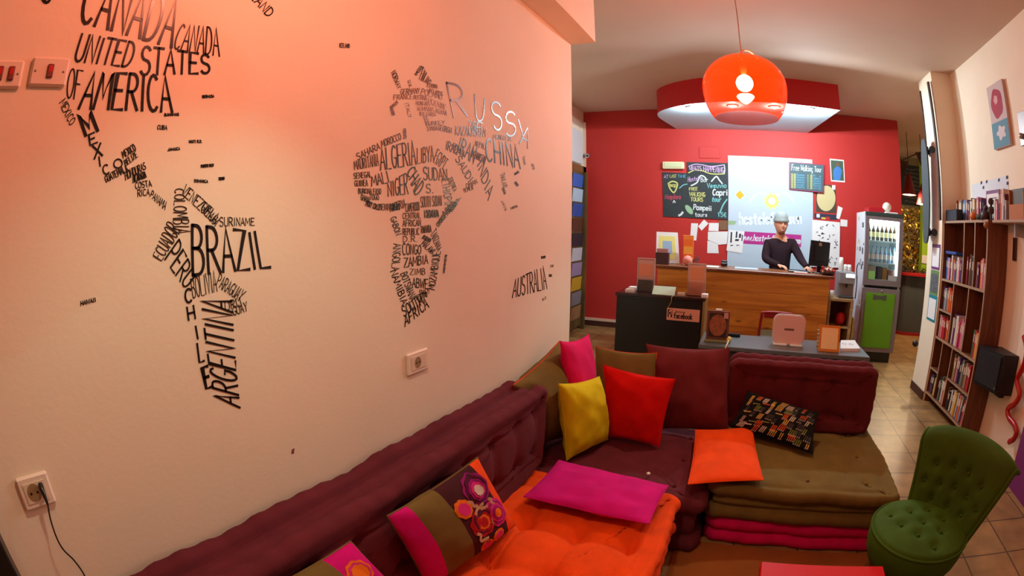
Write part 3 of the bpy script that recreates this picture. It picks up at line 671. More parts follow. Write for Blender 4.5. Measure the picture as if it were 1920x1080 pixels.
pillow('long fuchsia pillow lying flat on the orange mattress', FUCH, P(1048, 863, 'z', 0.435), P(1253, 911, 'z', 0.435), P(1217, 982, 'z', 0.43), P(982, 931, 'z', 0.43), 0.075, 23, pinch=0.03)

# dark pillow woven with little coloured sticks
DARKW = fabric('black_woven_fabric', (22, 20, 20))
t, S, n = pillow('dark pillow patterned with bundles of coloured sticks', DARKW, P(1402, 733, 'y', 2.96), P(1535, 774, 'y', 2.84), P(1524, 851, 'z', 0.385), P(1368, 800, 'z', 0.39), 0.11, 26, pinch=0.06)
sticks = [fabric('stick_'+k, c) for k, c in (('orange', (196, 84, 40)), ('green', (110, 124, 50)), ('yellow', (196, 160, 70)), ('white', (190, 180, 160)), ('grey', (70, 66, 64)))]
m = MB(); rnd = random.Random(5); col = 0
for i in range(9):
    for j in range(6):
        u0 = -0.86+1.72*i/8.4+rnd.uniform(-.05, .05); v0 = -0.8+1.6*j/5.3+rnd.uniform(-.08, .08); flat = rnd.random() < 0.18; col = rnd.choice([0, 0, 1, 2, 4, 4, 3]); n_ = rnd.randint(2, 4)
        for q in range(1 if flat else n_):
            if flat: a_ = (u0, v0); b_ = (u0+.17, v0+.03)
            else: a_ = (u0+q*.045, v0-.13); b_ = (u0+q*.045+.05, v0+.13)
            pp = [S(max(-.95, min(.95, a_[0]+(b_[0]-a_[0])*k/3)), max(-.93, min(.93, a_[1]+(b_[1]-a_[1])*k/3)), 1) for k in range(4)]
            ribbon(m, pp, n, 0.0065, 0.002, col)
            m.ball(pp[0]+n*0.001, 0.0045, 6, 3)
part('woven_sticks', m, sticks, t, 'rows of small orange, green and grey sticks')

# patchwork pillow and its half-hidden fellow
PATCH = [FUCH, OLIVE, fabric('dark_plum_fabric', (66, 26, 32)), ORANGE]
def flower(S, n, u, v, ru, rv, cols, t, label=None):
    m = MB()
    for k, (f, mi) in enumerate(cols):
        ring = []
        for i in range(44):
            a = 2*PI*i/44; rr = f*(1+0.045*math.cos(a*9))
            ring.append(S(u+ru*rr*math.cos(a), v+rv*rr*math.sin(a), 1)+n*(0.0025+0.0012*k))
        m.add(ring, [tuple(range(44))], mi); m.add([p-n*0.003 for p in ring]+ring, [(i, (i+1) % 44, 44+(i+1) % 44, 44+i) for i in range(44)], mi)
    part('embroidered_flower', m, EMB, t, label)
EMB = [fabric('emb_purple', (150, 20, 110)), fabric('emb_orange', (226, 110, 20)), fabric('emb_red', (170, 14, 24)), fabric('emb_pink', (206, 40, 120)), fabric('emb_white', (206, 186, 170)), fabric('emb_dark', (86, 18, 50))]
t, S, n = pillow('patchwork pillow of fuchsia, olive and plum bands with embroidered flowers', PATCH, P(725, 968, 'x', -0.82), P(895, 858, 'x', -0.80), P(966, 985, 'z', 0.40), P(800, 1100, 'z', 0.40), 0.13, 31, pipe=OLIVE,
                 bands=lambda u, v: 0 if u < -0.68 else 1 if u < -0.12 else 2 if u < 0.76 else 3, pinch=0.04)
rings = lambda *c: [(1-0.17*i, x) for i, x in enumerate(c)]
flower(S, n, 0.50, 0.62, .29, .33, rings(0, 5, 0, 3, 4), t, 'round purple flower at the top'); flower(S, n, 0.04, 0.48, .17, .20, rings(1, 1, 3), t, 'small orange flower'); flower(S, n, 0.26, -0.06, .29, .36, rings(2, 5, 2, 1, 2), t, 'dark red flower in the middle')
flower(S, n, 0.62, -0.10, .25, .36, rings(3, 0, 3, 0, 1), t, 'pink ringed flower'); flower(S, n, 0.16, -0.76, .14, .18, rings(1, 1, 3), t); flower(S, n, 0.46, -0.70, .15, .18, rings(1, 1, 3), t)
m = MB()
for (u0, v0, u1, v1) in ((.18, .55, .30, .35), (.30, .35, .2, .2), (.6, .3, .66, .12), (.3, .28, .45, .3), (.02, -.2, .05, -.45), (.05, -.45, .2, -.5), (.42, -.1, .44, -.3), (.35, .22, .5, .18)):
    pp = [S(u0+(u1-u0)*k/6+.03*math.sin(k), v0+(v1-v0)*k/6, 1)+n*0.002 for k in range(7)]
    ribbon(m, pp, n, 0.011, 0.002, 0)
part('stem_stitching', m, fabric('emb_stem', (196, 160, 120)), t, 'pale twisted stems')
PRINT = [OLIVE, FUCH]
t, S, n = pillow('olive pillow with a pink printed end at the bottom edge of the picture', PRINT, (-0.845, 0.30, 0.76), P(657, 1015, 'x', -0.82), (-0.68, 0.86, 0.40), (-0.66, 0.36, 0.40), 0.13, 37, pipe=OLIVE, bands=lambda u, v: 1 if u > 0.42 else 0, pinch=0.04)
for (u, v, a_) in ((.68, .62, .2), (.78, .1, .17), (.62, -.4, .2)): flower(S, n, u, v, a_, a_, rings(1, 3, 1), t)

# ================================================================== RUG, RED TABLE, GREEN CHAIR
solo('rug', MB().box(-0.13, 0.98, 0.3, 2.17, 0, 0.008), mat('brown_rug', (150, 84, 24), 0.95, var=0.15, vscale=3, bump=0.4, bscale=500), 'plain brown rug on the floor between the seats', 'rug')
t = thing('coffee_table', 'low glossy red table at the bottom edge of the picture', 'table', (0.53, 1.28, 0.008))
part('table_top', MB().box(0.255, 0.80, 0.95, 1.60, 0.315, 0.35, 0, 0.004), mat('red_gloss', (206, 14, 18), 0.45, spec=0.12), t)
for sx in (0.275, 0.745):
    for sy in (0.97, 1.545): part('leg', MB().box(sx, sx+0.035, sy, sy+0.035, 0.008, 0.315), mat('dark_red_leg', (70, 12, 14), 0.4), t)

VELV = mat('green_velvet', (60, 88, 10), 0.85, var=0.18, vscale=7, bump=0.12, bscale=420, sheen=0.6, spec=0.2)
WLEG = wood('chair_leg_wood', (96, 58, 22), (150, 98, 44), 4, 'Z')
def green_chair():
    cx, cy = 1.035, 1.82
    bd = Vector((0.83, 0.56, 0)).normalized(); ld = Vector((bd.y, -bd.x, 0)); c = Vector((cx, cy, 0))
    t = thing('tufted_chair', 'green velvet button-tufted chair with curled-over back', 'chair', (cx, cy, 0))
    R = 0.255; zt = 0.405
    tf = [(0, 0), (.11, .02), (-.11, .02), (.05, .12), (-.06, .12), (.05, -.1), (-.06, -.11), (.16, -.09), (-.16, -.08)]
    def seatz(x, y):
        r = math.hypot(x, y)/R; z = 0.035*(1-r**2.5)
        for a, b in tf: z -= 0.018*math.exp(-((x-a)**2+(y-b)**2)/0.0009)
        return z
    rows = []
    for rr, z in ((0.004, .235), (.20, .235), (.235, .245), (.252, .28), (.262, .33), (.264, .37), (.258, .385), (.25, .395)):
        rows.append([c+ld*(rr*math.cos(a))+bd*(rr*math.sin(a))+Vector((0, 0, z)) for a in (2*PI*i/64 for i in range(64))])
    for k in range(26):
        rr = R*0.965*(1-k/25.5)
        rows.append([c+ld*(rr*math.cos(a))+bd*(rr*math.sin(a))+Vector((0, 0, zt-.008+seatz(rr*math.cos(a), rr*math.sin(a)))) for a in (2*PI*i/64 for i in range(64))])
    st_ = part('seat', MB().grid(rows, 0, True, False, True), VELV, t)
    part('seat_piping', MB().tube([c+ld*(.262*math.cos(a))+bd*(.262*math.sin(a))+Vector((0, 0, .385)) for a in (2*PI*i/64 for i in range(65))], 0.006, 8, 0, False), VELV, t)
    for a, b in tf: part('seat_button', MB().ball(c+ld*a+bd*b+Vector((0, 0, zt-.006+seatz(a, b))), 0.011, 10), VELV, st_)
    # back: a curved sheet rising from behind the seat and rolling over at the top
    H = 0.41; lean = 0.06
    btf = [(-.6, .62), (-.2, .66), (.2, .66), (.6, .62), (-.78, .40), (-.4, .42), (0, .44), (.4, .42), (.78, .40), (-.5, .22), (0, .22), (.5, .22)]
    def mid(s, q):
        wd = 0.215+0.095*min(q, 1)**1.2
        back = 0.225+lean*q-0.075*s*s*(1-.35*q)
        z = 0.34+H*min(q, 1.0)
        p = c+ld*(s*wd)+bd*back; p.z = z-0.05*s*s*min(q, 1)
        if q > 0.88:
            a = (q-0.88)/0.12*2.5; rr = 0.045
            p += bd*(rr*(1-math.cos(a)))*1.0; p.z = 0.34+H*.88-0.05*s*s*.88+rr*math.sin(a)*1.0
        return p
    NS, NQ = 44, 40; sheets = {1: [], -1: []}
    grid = [[mid(-1+2*i/NS, j/NQ) for j in range(NQ+1)] for i in range(NS+1)]
    def nor(i, j):
        a = grid[min(i+1, NS)][j]-grid[max(i-1, 0)][j]; b = grid[i][min(j+1, NQ)]-grid[i][max(j-1, 0)]
        return b.cross(a).normalized()
    sgn0 = -1 if nor(NS//2, NQ//3).dot(bd) > 0 else 1
    for sd in (1, -1):
        for i in range(NS+1):
            row = []
            for j in range(NQ+1):
                s, q = -1+2*i/NS, j/NQ
                e = (max(0, 1-abs(s)**5)*max(0, 1-(q)**14))**0.5
                th = 0.036*e
                d = 0
                if sd == 1:
                    for a, b in btf: d += 0.016*math.exp(-((s-a)**2/0.006+(q-b)**2/0.0035))
                nn = nor(i, j)*sgn0
                row.append(grid[i][j]+nn*(sd*th-d))
            sheets[sd].append(row)
    m = MB(); m.grid(sheets[1], 0, True); m.grid([r[::-1] for r in sheets[-1]], 0, True)
    bk_ = part('backrest', m, VELV, t)
    for a, b in btf:
        i, j = round((a+1)/2*NS), round(b*NQ); part('back_button', MB().ball(sheets[1][i][j], 0.010, 10), VELV, bk_)
    for sgn in (1, -1):
        part('side_piping', MB().tube([mid(sgn*1.0, j/NQ) for j in range(NQ+1)], 0.012, 8), VELV, t)
    for a, r1 in ((-50, .19), (-130, .19), (50, .17), (130, .17)):
        u = ld*math.cos(math.radians(a))+bd*math.sin(math.radians(a))
        p0 = c+u*r1+Vector((0, 0, .245)); p1 = c+u*(r1+.035)
        rs = [0.026, 0.024, 0.018, 0.021, 0.014, 0.013]
        part('leg', MB().tube([p0+(p1-p0)*k/5 for k in range(6)], rs, 12), WLEG, t)
    return t
green_chair()

# ================================================================== RECEPTION
def rect(px0, py0, px1, py1, y):
    """x0, x1, z0, z1 of the photo rectangle seen on the plane y"""
    a, b, c, d = P(px0, py0, 'y', y), P(px1, py0, 'y', y), P(px0, py1, 'y', y), P(px1, py1, 'y', y)
    return (a.x+c.x)/2, (b.x+d.x)/2, (c.z+d.z)/2, (a.z+b.z)/2
PINE = wood('pine_planks', (178, 108, 30), (230, 164, 66), 0.9, 'X', 0.45, knots=True)
PINEDARK = wood('counter_lip_wood', (104, 56, 26), (142, 82, 42), 2, 'X', 0.35)
BLK = mat('black_laminate', (16, 13, 14), 0.3); GREYT = mat('grey_table_laminate', (92, 98, 102), 0.28); DGREY = mat('dark_grey_front', (40, 40, 42), 0.4)
WHITE = mat('white_plastic', (232, 230, 226), 0.4); PAPER = mat('white_paper', (236, 236, 234), 0.8); STEEL = mat('steel', (170, 170, 172), 0.3, 0.8)
CLEAR = tinted('clear_acrylic', (0.90, 0.88, 0.86, 1), 0.25, 0.05)
CT = 1.115
t = thing('reception_counter', 'pine-plank reception counter with a brown lipped top', 'reception counter', (0.05, 6.1, 0))
m = MB()
for i in range(5): m.box(-1.03, 1.11, 5.885, 5.91, 0.02+i*0.212, 0.02+i*0.212+0.209, 0, 0.004)
part('front_panel', m, PINE, t); part('side_panel', MB().box(-1.03, -1.005, 5.912, 6.38, 0, 1.078), PINE, t); part('side_panel', MB().box(1.085, 1.11, 5.912, 6.38, 0, 1.078), PINE, t)
part('counter_top', MB().box(-1.06, 1.165, 5.845, 6.42, 1.08, CT, 0, 0.006), PINEDARK, t); part('back_shelf', MB().box(-1.0, 1.08, 5.92, 6.38, 0.7, 0.72), PINE, t)

# ---- wall panel behind the counter
t = thing('logo_panel', 'tall white and pale blue logo panel on the red wall', 'wall panel', (0.4, RY-0.012, 1.02))
a = P(1364.8, 290.4, 'y', RY); b = P(1521, 301, 'y', RY); x0, x1 = a.x, P(1524, 400, 'y', RY).x; zt = (a.z+b.z)/2
PANEL = mat('panel_print', (188, 208, 222), 0.35)
part('panel', MB().box(x0, x1, RY-0.02, RY-0.002, 1.02, zt), PANEL, t)
yp = RY-0.0205
def yrect(px0, py0, px1, py1, off=0.0): return rect(px0, py0, px1, py1, RY-off)
c = P(1447, 377, 'y', yp)
m = MB(); k = 22
sun = [(c.x+(0.13 if i % 2 == 0 else 0.085)*math.cos(2*PI*i/k), yp, c.z+(0.13 if i % 2 == 0 else 0.085)*math.sin(2*PI*i/k)) for i in range(k)]
m.prism(sun, (0, -1, 0), 0.0015)
m.prism([(c.x+.055*math.cos(2*PI*i/24), yp-0.0015, c.z+.055*math.sin(2*PI*i/24)) for i in range(24)], (0, -1, 0), 0.0012, 1)
part('sun_emblem', m, [mat('sun_yellow', (240, 226, 110), 0.5), mat('sun_pale', (255, 246, 200), 0.5)], t, 'yellow sun emblem')
m = MB()
for sgn in (-1, 1):
    pp = bezier([P(1447+sgn*10, 366, 'y', yp), P(1447+sgn*22, 362, 'y', yp), P(1447+sgn*34, 368, 'y', yp), P(1447+sgn*40, 378, 'y', yp)], 6); ribbon(m, pp, (0, -1, 0), 0.02, 0.001)
part('wing_logo', m, mat('logo_white', (226, 236, 242), 0.5), t)
A_, B_, C_, D_ = P(1386, 421, 'y', yp), P(1503, 419, 'y', yp), P(1386, 399, 'y', yp), P(1503, 399, 'y', yp)
m = MB(); letter_word(m, 'hostelofthesun', A_, B_, C_, D_, (0, -1, 0), 0.2, 0.001, 0.18); part('lettering', m, MATS['logo_white'], t, 'white hostel name')
bx0, bx1, bz0, bz1 = yrect(1386, 437, 1502, 460)
m = MB().box(bx0, bx1, yp-0.001, yp, bz0, bz1); part('web_band', m, mat('web_magenta', (176, 40, 130), 0.5), t, 'magenta band')
m = MB(); letter_word(m, 'www.hostelofthesun.com', Vector((bx0+.03, yp-.001, bz0+.05)), Vector((bx1-.02, yp-.001, bz0+.05)), Vector((bx0+.05, yp-.001, bz0+.14)), Vector((bx1, yp-.001, bz0+.14)), (0, -1, 0), 0.17, 0.001, 0.2); part('web_address', m, MATS['logo_white'], t, 'white web address')

def wallquad(name, label, cat, pts, material, th=0.004, off=0.0, group=None):
    off = max(off, 0.0015)
    q = [P(x, y, 'y', RY-off) for x, y in pts]; q = [Vector((p.x, RY-off, p.z)) for p in q]
    return solo(name, MB().prism(q, (0, -1, 0), th), material, label, cat, group)
wallquad('diamond_sticker', 'small orange diamond sticker on the white logo panel', 'sticker', [(1387, 357), (1395.5, 366), (1387, 374), (1379.5, 365)], mat('sticker_orange', (250, 170, 20), 0.5), 0.002, 0.0205)
# emergency light and cover plate
x0, x1, z0, z1 = yrect(1243, 304, 1283.5, 317.5)
t = thing('emergency_light', 'cream emergency light above the small chalkboard', 'emergency light', ((x0+x1)/2, RY, z0))
part('housing', MB().box(x0, x1, RY-0.06, RY, z0, z1, 0, 0.012), mat('cream_plastic', (232, 222, 178), 0.45), t); part('diffuser', MB().box(x0+.03, x1-.03, RY-0.068, RY-0.06, z0+.025, z1-.02, 0, 0.004), mat('pale_green_diffuser', (206, 214, 170), 0.3), t)
x0, x1, z0, z1 = yrect(1311, 275, 1350, 297)
solo('cover_plate', MB().box(x0, x1, RY-0.012, RY, z0, z1, 0, 0.004), RED, 'red-painted square cover plate on the wall above the chalkboards', 'cover plate')
# chalkboards
SLATE = mat('chalkboard_slate', (44, 52, 54), 0.75, var=0.15, vscale=4)
CH = {k: mat('chalk_'+k, c, 0.9) for k, c in dict(white=(214, 222, 222), yellow=(206, 206, 120), pink=(200, 120, 170), blue=(96, 170, 206), green=(150, 190, 150), red=(190, 70, 90), lilac=(206, 170, 214), teal=(120, 190, 190)).items()}
def chalk(t, text, BL, BR, TL, TR, colr, y, wf=0.14):
    m = MB(); q = [Vector((P(*p, 'y', y).x, y, P(*p, 'y', y).z)) for p in (BL, BR, TL, TR)]
    letter_word(m, text, *q, (0, -1, 0), wf, 0.0008, 0.2); part('chalk_lettering', m, CH[colr], t)
def chalkline(t, pts, colr, y, wd=0.014):
    m = MB(); pp = [P(*p, 'y', y) for p in pts]; pp = [Vector((p.x, y, p.z)) for p in pp]
    ribbon(m, bezier(pp, 5), (0, -1, 0), wd, 0.0008); part('chalk_mark_print', m, CH[colr], t)
t = thing('chalkboard', 'small black chalkboard below the cream emergency light', 'chalkboard', (P(1265, 400, 'y', RY).x, RY, P(1265, 407, 'y', RY).z))
q = [P(x, y, 'y', RY) for x, y in ((1242, 323), (1289, 325), (1291, 408), (1244, 406))]; part('board', MB().prism([Vector((p.x, RY-0.002, p.z)) for p in q], (0, -1, 0), 0.010), SLATE, t)
y1 = RY-0.0122
chalk(t, 'AT', (1245, 334), (1253, 334), (1245, 328), (1253, 328), 'lilac', y1); chalk(t, 'LAST', (1256, 333), (1268, 333), (1256, 327.5), (1268, 327.5), 'yellow', y1); chalk(t, 'TIME', (1271, 333), (1286, 333), (1271, 328), (1286, 328), 'blue', y1)
chalkline(t, [(1253, 344), (1261, 340), (1270, 344), (1268, 354), (1263, 361), (1256, 353), (1253, 344)], 'yellow', y1, 0.02)
chalk(t, 'map', (1255, 350), (1268, 350), (1255, 343), (1268, 343), 'yellow', y1, .2); chalk(t, 'Naples', (1247, 373), (1277, 373), (1247, 365), (1277, 364), 'red', y1, .18)
chalkline(t, [(1274, 353), (1281, 347), (1289, 345)], 'teal', y1); chalkline(t, [(1262, 380), (1264, 376), (1266, 380)], 'white', y1); chalkline(t, [(1280, 398), (1277, 402), (1273, 404)], 'white', y1, .03)
t = thing('chalkboard', 'large black chalkboard with a banner heading beside the logo panel', 'chalkboard', (P(1325, 400, 'y', RY).x, RY, P(1325, 411, 'y', RY).z))
q = [P(x, y, 'y', RY) for x, y in ((1287.5, 304), (1364.2, 306), (1365, 412), (1291, 408.3))]; part('board', MB().prism([Vector((p.x, RY-0.002, p.z)) for p in q], (0, -1, 0), 0.012), SLATE, t)
y1 = RY-0.0142
chalk(t, 'WHATS HAPPENING', (1293, 319), (1357, 324), (1292, 311), (1357, 314), 'lilac', y1, .16)
chalkline(t, [(1291, 312), (1303, 308), (1316, 309), (1334, 312), (1358, 309)], 'lilac', y1); chalkline(t, [(1291, 324), (1303, 319), (1316, 320), (1334, 326), (1358, 326)], 'yellow', y1); chalkline(t, [(1358, 309), (1359, 318), (1358, 326)], 'white', y1)
chalkline(t, [(1296, 348), (1307, 342), (1313, 330), (1320, 331), (1325, 337)], 'white', y1, .02); chalkline(t, [(1334, 340), (1343, 331), (1349, 338), (1354, 344)], 'white', y1, .02)
chalk(t, 'Hostel', (1290, 341), (1310, 338), (1290, 332), (1310, 330), 'lilac', y1); chalk(t, 'Bar', (1314, 341), (1328, 341), (1314, 333), (1328, 333), 'white', y1); chalk(t, 'Vesuvio', (1326, 352), (1362, 352), (1326, 344), (1362, 343), 'teal', y1, .18)
chalk(t, 'FREE', (1292, 357), (1308, 357), (1292, 352), (1308, 351), 'yellow', y1, .18); chalk(t, 'WALKING', (1293, 367), (1322, 369), (1293, 360), (1322, 361), 'yellow', y1, .18); chalk(t, 'TOURS', (1295, 377), (1318, 378), (1295, 370), (1318, 371), 'yellow', y1, .18)
chalk(t, 'Capri', (1336, 366), (1364, 366), (1337, 355), (1364, 355), 'white', y1, .2); chalk(t, 'tour', (1334, 378), (1352, 378), (1336, 369), (1353, 369), 'teal', y1, .2)
chalk(t, 'Pompeii', (1300, 393), (1334, 395), (1301, 383), (1334, 386), 'white', y1, .2); chalk(t, 'tours', (1303, 406), (1326, 406), (1303, 398), (1326, 399), 'white', y1, .18); chalk(t, '15\u20ac', (1345, 406), (1362, 407), (1345, 398), (1362, 399), 'teal', y1, .18)
chalkline(t, [(1350, 398), (1356, 384), (1363, 374)], 'teal', y1, .02)
m = MB(); q = [P(1289+9*math.cos(2*PI*i/20)*.9-5*math.sin(2*PI*i/20)*.0, 0, 'y', y1) for i in range(1)]
pts = []
for i in range(20):
    a = 2*PI*i/20; ex, ey = 5*math.cos(a), 10.5*math.sin(a); r_ = math.radians(-38); p = P(1292+ex*math.cos(r_)-ey*math.sin(r_), 393+ex*math.sin(r_)+ey*math.cos(r_), 'y', y1); pts.append(Vector((p.x, y1, p.z)))
m.prism(pts, (0, -1, 0), 0.0008); part('chalk_mark_print', m, CH['green'], t, 'pale green chalk leaf')
# framed menu board
t = thing('menu_board', 'magenta-framed chalk menu board overlapping the logo panel', 'chalkboard', (P(1512, 340, 'y', RY).x, RY, P(1512, 357, 'y', RY).z))
QP = [(1479, 303.5), (1545.5, 309), (1544, 362), (1479.5, 355.5)]; q = [P(x, y, 'y', RY-.02) for x, y in QP]; q = [Vector((p.x, RY-.02, p.z)) for p in q]
part('frame', MB().prism(q, (0, -1, 0), 0.018), mat('menu_frame', (150, 30, 80), 0.4), t)
cx_ = sum(q, Vector())/4; part('board', MB().prism([cx_+(p-cx_)*0.94+Vector((0, -.018, 0)) for p in q], (0, -1, 0), 0.003), mat('menu_slate', (66, 92, 98), 0.6), t)
y1 = RY-0.0412
chalk(t, 'Free Walking Tour', (1484, 319), (1541, 323), (1485, 308), (1541, 313), 'white', y1, .16)
for i in range(6):
    yy = 328+i*4.6; chalk(t, '10.30', (1483, yy+1), (1492, yy+1.5), (1483, yy-2.5), (1492, yy-2), 'yellow', y1, .2); chalk(t, ['Duomo', 'Museo', 'Spacca', 'Castel', 'Lungo', 'Teatro'][i], (1494, yy+1), (1508, yy+2), (1494, yy-2.5), (1508, yy-1.5), 'blue', y1, .18)
    chalk(t, '16.30', (1514, yy+3), (1523, yy+3.5), (1514, yy-.5), (1523, yy), 'yellow', y1, .2); chalk(t, ['Pizza', 'Vomero', 'Chiaia', 'Sanita', 'Porto', 'Arte'][i], (1525, yy+3), (1539, yy+4), (1525, yy-.5), (1539, yy+.5), 'blue', y1, .18)
# pictures and papers
t = thing('photo_print', 'photo of a football player in blue pinned at the right of the menu board', 'photo', (P(1570, 320, 'y', RY).x, RY, P(1570, 340, 'y', RY).z))
q = [Vector((P(x, y, 'y', RY).x, RY, P(x, y, 'y', RY).z)) for x, y in ((1555.5, 297.5), (1582, 300), (1584, 342), (1558, 340))]; part('white_border', MB().prism(q, (0, -1, 0), 0.004), PAPER, t)
c_ = sum(q, Vector())/4; part('print_ground', MB().prism([c_+(p-c_)*.88+Vector((0, -.004, 0)) for p in q], (0, -1, 0), 0.001), mat('photo_green', (64, 88, 66), 0.6), t)
yq = RY-0.0052
def wp2(pts, y): return [Vector((P(a, b, 'y', y).x, y, P(a, b, 'y', y).z)) for a, b in pts]
part('player_figure', MB().prism(wp2([(1563, 318), (1568, 312), (1574, 313), (1579, 320), (1577, 328), (1575, 338), (1564, 338), (1562, 328)], yq), (0, -1, 0), 0.001), mat('photo_blue', (60, 120, 190), 0.6), t)
part('player_head', MB().prism(wp2([(1568, 305), (1573, 305), (1573.5, 311), (1568, 311)], yq), (0, -1, 0), 0.001), mat('photo_skin', (120, 80, 60), 0.6), t)
t = thing('round_print', 'beige round picture on a dark sheet under the menu board', 'poster', (P(1549, 370, 'y', RY).x, RY, P(1549, 401, 'y', RY).z))
part('sheet', MB().prism(wp2([(1530, 345), (1567, 348), (1568, 400), (1530, 397)], RY), (0, -1, 0), 0.004), mat('sheet_dark', (70, 56, 42), 0.6), t)
part('round_picture', MB().prism(wp2([(1549+17.5*math.cos(2*PI*i/28), 372+24*math.sin(2*PI*i/28)) for i in range(28)][::-1], RY-.0042), (0, -1, 0), 0.001), mat('beige_print', (206, 192, 140), 0.6), t)
solo('paper_tag', MB().prism(wp2([(1560, 347), (1566.5, 347.5), (1566, 356), (1560, 355)], RY-.006), (0, -1, 0), 0.002), PAPER, 'tiny white tag on the corner of the beige round picture', 'paper note')
t = thing('photo_strip', 'dark strip of small photos between the round picture and big sheet', 'photo', (P(1549, 404, 'y', RY).x, RY, P(1549, 411, 'y', RY).z))
part('strip', MB().prism(wp2([(1527, 399.5), (1569, 403), (1569, 412.5), (1527, 410)], RY), (0, -1, 0), 0.003), mat('strip_navy', (40, 44, 70), 0.6), t)
part('strip_photo', MB().prism(wp2([(1531, 401), (1537, 401.5), (1537, 408), (1531, 407.5)], RY-.0032), (0, -1, 0), 0.001), PAPER, t); part('strip_photo', MB().prism(wp2([(1540, 407), (1548, 408), (1548, 411), (1540, 410.5)], RY-.0032), (0, -1, 0), 0.001), mat('strip_yellow', (216, 190, 70), .6), t); part('strip_photo', MB().prism(wp2([(1549, 406), (1556, 407), (1556, 412), (1549, 411)], RY-.0032), (0, -1, 0), 0.001), RED, t)
t = thing('paper_sheet', 'big white sheet with drawings behind the monitor', 'paper', (P(1549, 460, 'y', RY).x, RY, P(1549, 500, 'y', RY).z))
part('sheet', MB().prism(wp2([(1523, 412), (1575, 417), (1573, 502), (1520, 500)], RY-.021), (0, -1, 0), 0.003), PAPER, t)
m = MB(); rnd = random.Random(3)
for i in range(34):
    px, py = rnd.uniform(1528, 1571), rnd.uniform(422, 496); pp = [P(px+rnd.uniform(-3, 3), py+rnd.uniform(-3, 3), 'y', RY-.0242) for _ in range(3)]; ribbon(m, [Vector((p.x, RY-.0242, p.z)) for p in pp], (0, -1, 0), .01, .0006)
part('ink_drawing', m, mat('ink_dark', (50, 54, 70), .8), t, 'dark ink sketches')
GRP = 'papers stuck on the wall behind the counter'
wallquad('paper_note', 'tilted photo print right of the beige round picture', 'paper note', [(1571, 386), (1580, 390), (1574, 411), (1568, 409)], PAPER, .004, 0, GRP)
t_ = wallquad('paper_note', 'small framed black-and-white photo left of the fridge, at sheet height', 'paper note', [(1576, 411), (1589, 412.5), (1588.5, 425), (1575.5, 424)], [PAPER], .004, 0, GRP)
part('print', MB().prism(wp2([(1578, 413.5), (1587, 414.5), (1586.5, 421.5), (1578, 420.5)], RY-.0042), (0, -1, 0), .001), mat('bw_print', (60, 62, 70), .6), t_)
wallquad('paper_note', 'narrow upright white paper above the orange brochure holder', 'paper note', [(1296, 418.5), (1309, 419), (1305.5, 451), (1294, 450)], PAPER, .006, 0, GRP)
wallquad('paper_note', 'tilted small white paper under the large chalkboard', 'paper note', [(1320, 411.5), (1328.5, 419), (1315.5, 432.5), (1309, 424.5)], PAPER, .004, 0, GRP)
wallquad('paper_note', 'white paper highest of the stuck cluster, left of the brown photo', 'paper note', [(1329.5, 418), (1348, 418), (1347, 433.5), (1328.5, 433)], PAPER, .004, 0, GRP)
wallquad('paper_note', 'broad white paper in the middle of the stuck cluster', 'paper note', [(1327.5, 434.5), (1365, 434), (1363, 457.5), (1347, 459), (1327, 449.5)], PAPER, .004, .0045, GRP)
wallquad('paper_note', 'lowest white paper of the stuck cluster on the red wall', 'paper note', [(1326.5, 451), (1346, 455), (1347.5, 475), (1326, 474.5)], PAPER, .004, 0, GRP)
wallquad('paper_note', 'brown and white photo under the corner of the large chalkboard', 'paper note', [(1347, 414), (1364, 413), (1364, 431), (1350, 432)], mat('brown_photo', (120, 84, 56), .6), .004, .0095, GRP)
wallquad('paper_note', 'small green note on the edge of the logo panel', 'paper note', [(1365, 413.5), (1381, 414), (1378, 421), (1365, 421)], mat('green_note', (150, 180, 140), .8), .002, .0205, GRP)
t = thing('newspaper_page', 'printed page hanging on the left edge of the logo panel', 'paper', (P(1378, 450, 'y', RY).x, RY-.022, P(1378, 475, 'y', RY).z))
part('sheet', MB().prism(wp2([(1367, 431), (1396, 434), (1391, 475), (1362, 470)], RY-.021), (0, -1, 0), .004), PAPER, t)
m = MB()
for px, py, w_, h_ in ((1370, 435, 3, 20), (1380, 434, 3, 12), (1386, 438, 4, 8), (1379, 448, 7, 4), (1370, 459, 5, 2), (1381, 459, 6, 1.5), (1391, 440, 2, 12)): m.prism(wp2([(px, py), (px+w_, py+.3), (px+w_-1, py+h_), (px-1, py+h_)], RY-.0252), (0, -1, 0), .0006)
part('print', m, MATS['ink_dark'], t, 'dark printed columns')

# ---- on the counter
def cx(px, y, py=495): return P(px, py, 'y', y).x
def zz(px, py, y): return P(px, py, 'y', y).z
y = 6.22
t = thing('picture_frame', 'white picture frame with a yellow mat on the counter', 'picture frame', (cx(1250, y), y, CT))
h0 = zz(1250, 436, y)-CT
def lean(x, z, d): return Vector((x, y+0.10*(z-CT)/h0-d, z))
xa, xb, xc, xd = cx(1230, y), cx(1274, y), P(1229, 436, 'y', y).x, P(1269, 436, 'y', y).x
qq = [Vector((xa, y, CT)), Vector((xb, y, CT)), Vector((xd, y+.1, CT+h0)), Vector((xc, y+.1, CT+h0))]
nn = (0, -1, .25); c_ = sum(qq, Vector())/4; nv = Vector(nn).normalized()
part('frame', MB().prism(qq, nn, .02), WHITE, t); part('mat_board', MB().prism([c_+(p-c_)*.74+nv*.02 for p in qq], nn, .002), mat('mat_yellow', (226, 220, 130), .7), t); part('picture', MB().prism([c_+(p-c_)*.42+nv*.022 for p in qq], nn, .001), mat('pic_blue', (150, 180, 210), .6), t)
y = 6.02; x0, x1 = cx(1230, y), cx(1254, y); zt = zz(1242, 466, y)
t = thing('leaflet_box', 'small dark leaflet box in front of the white picture frame', 'leaflet holder', ((x0+x1)/2, y, CT))
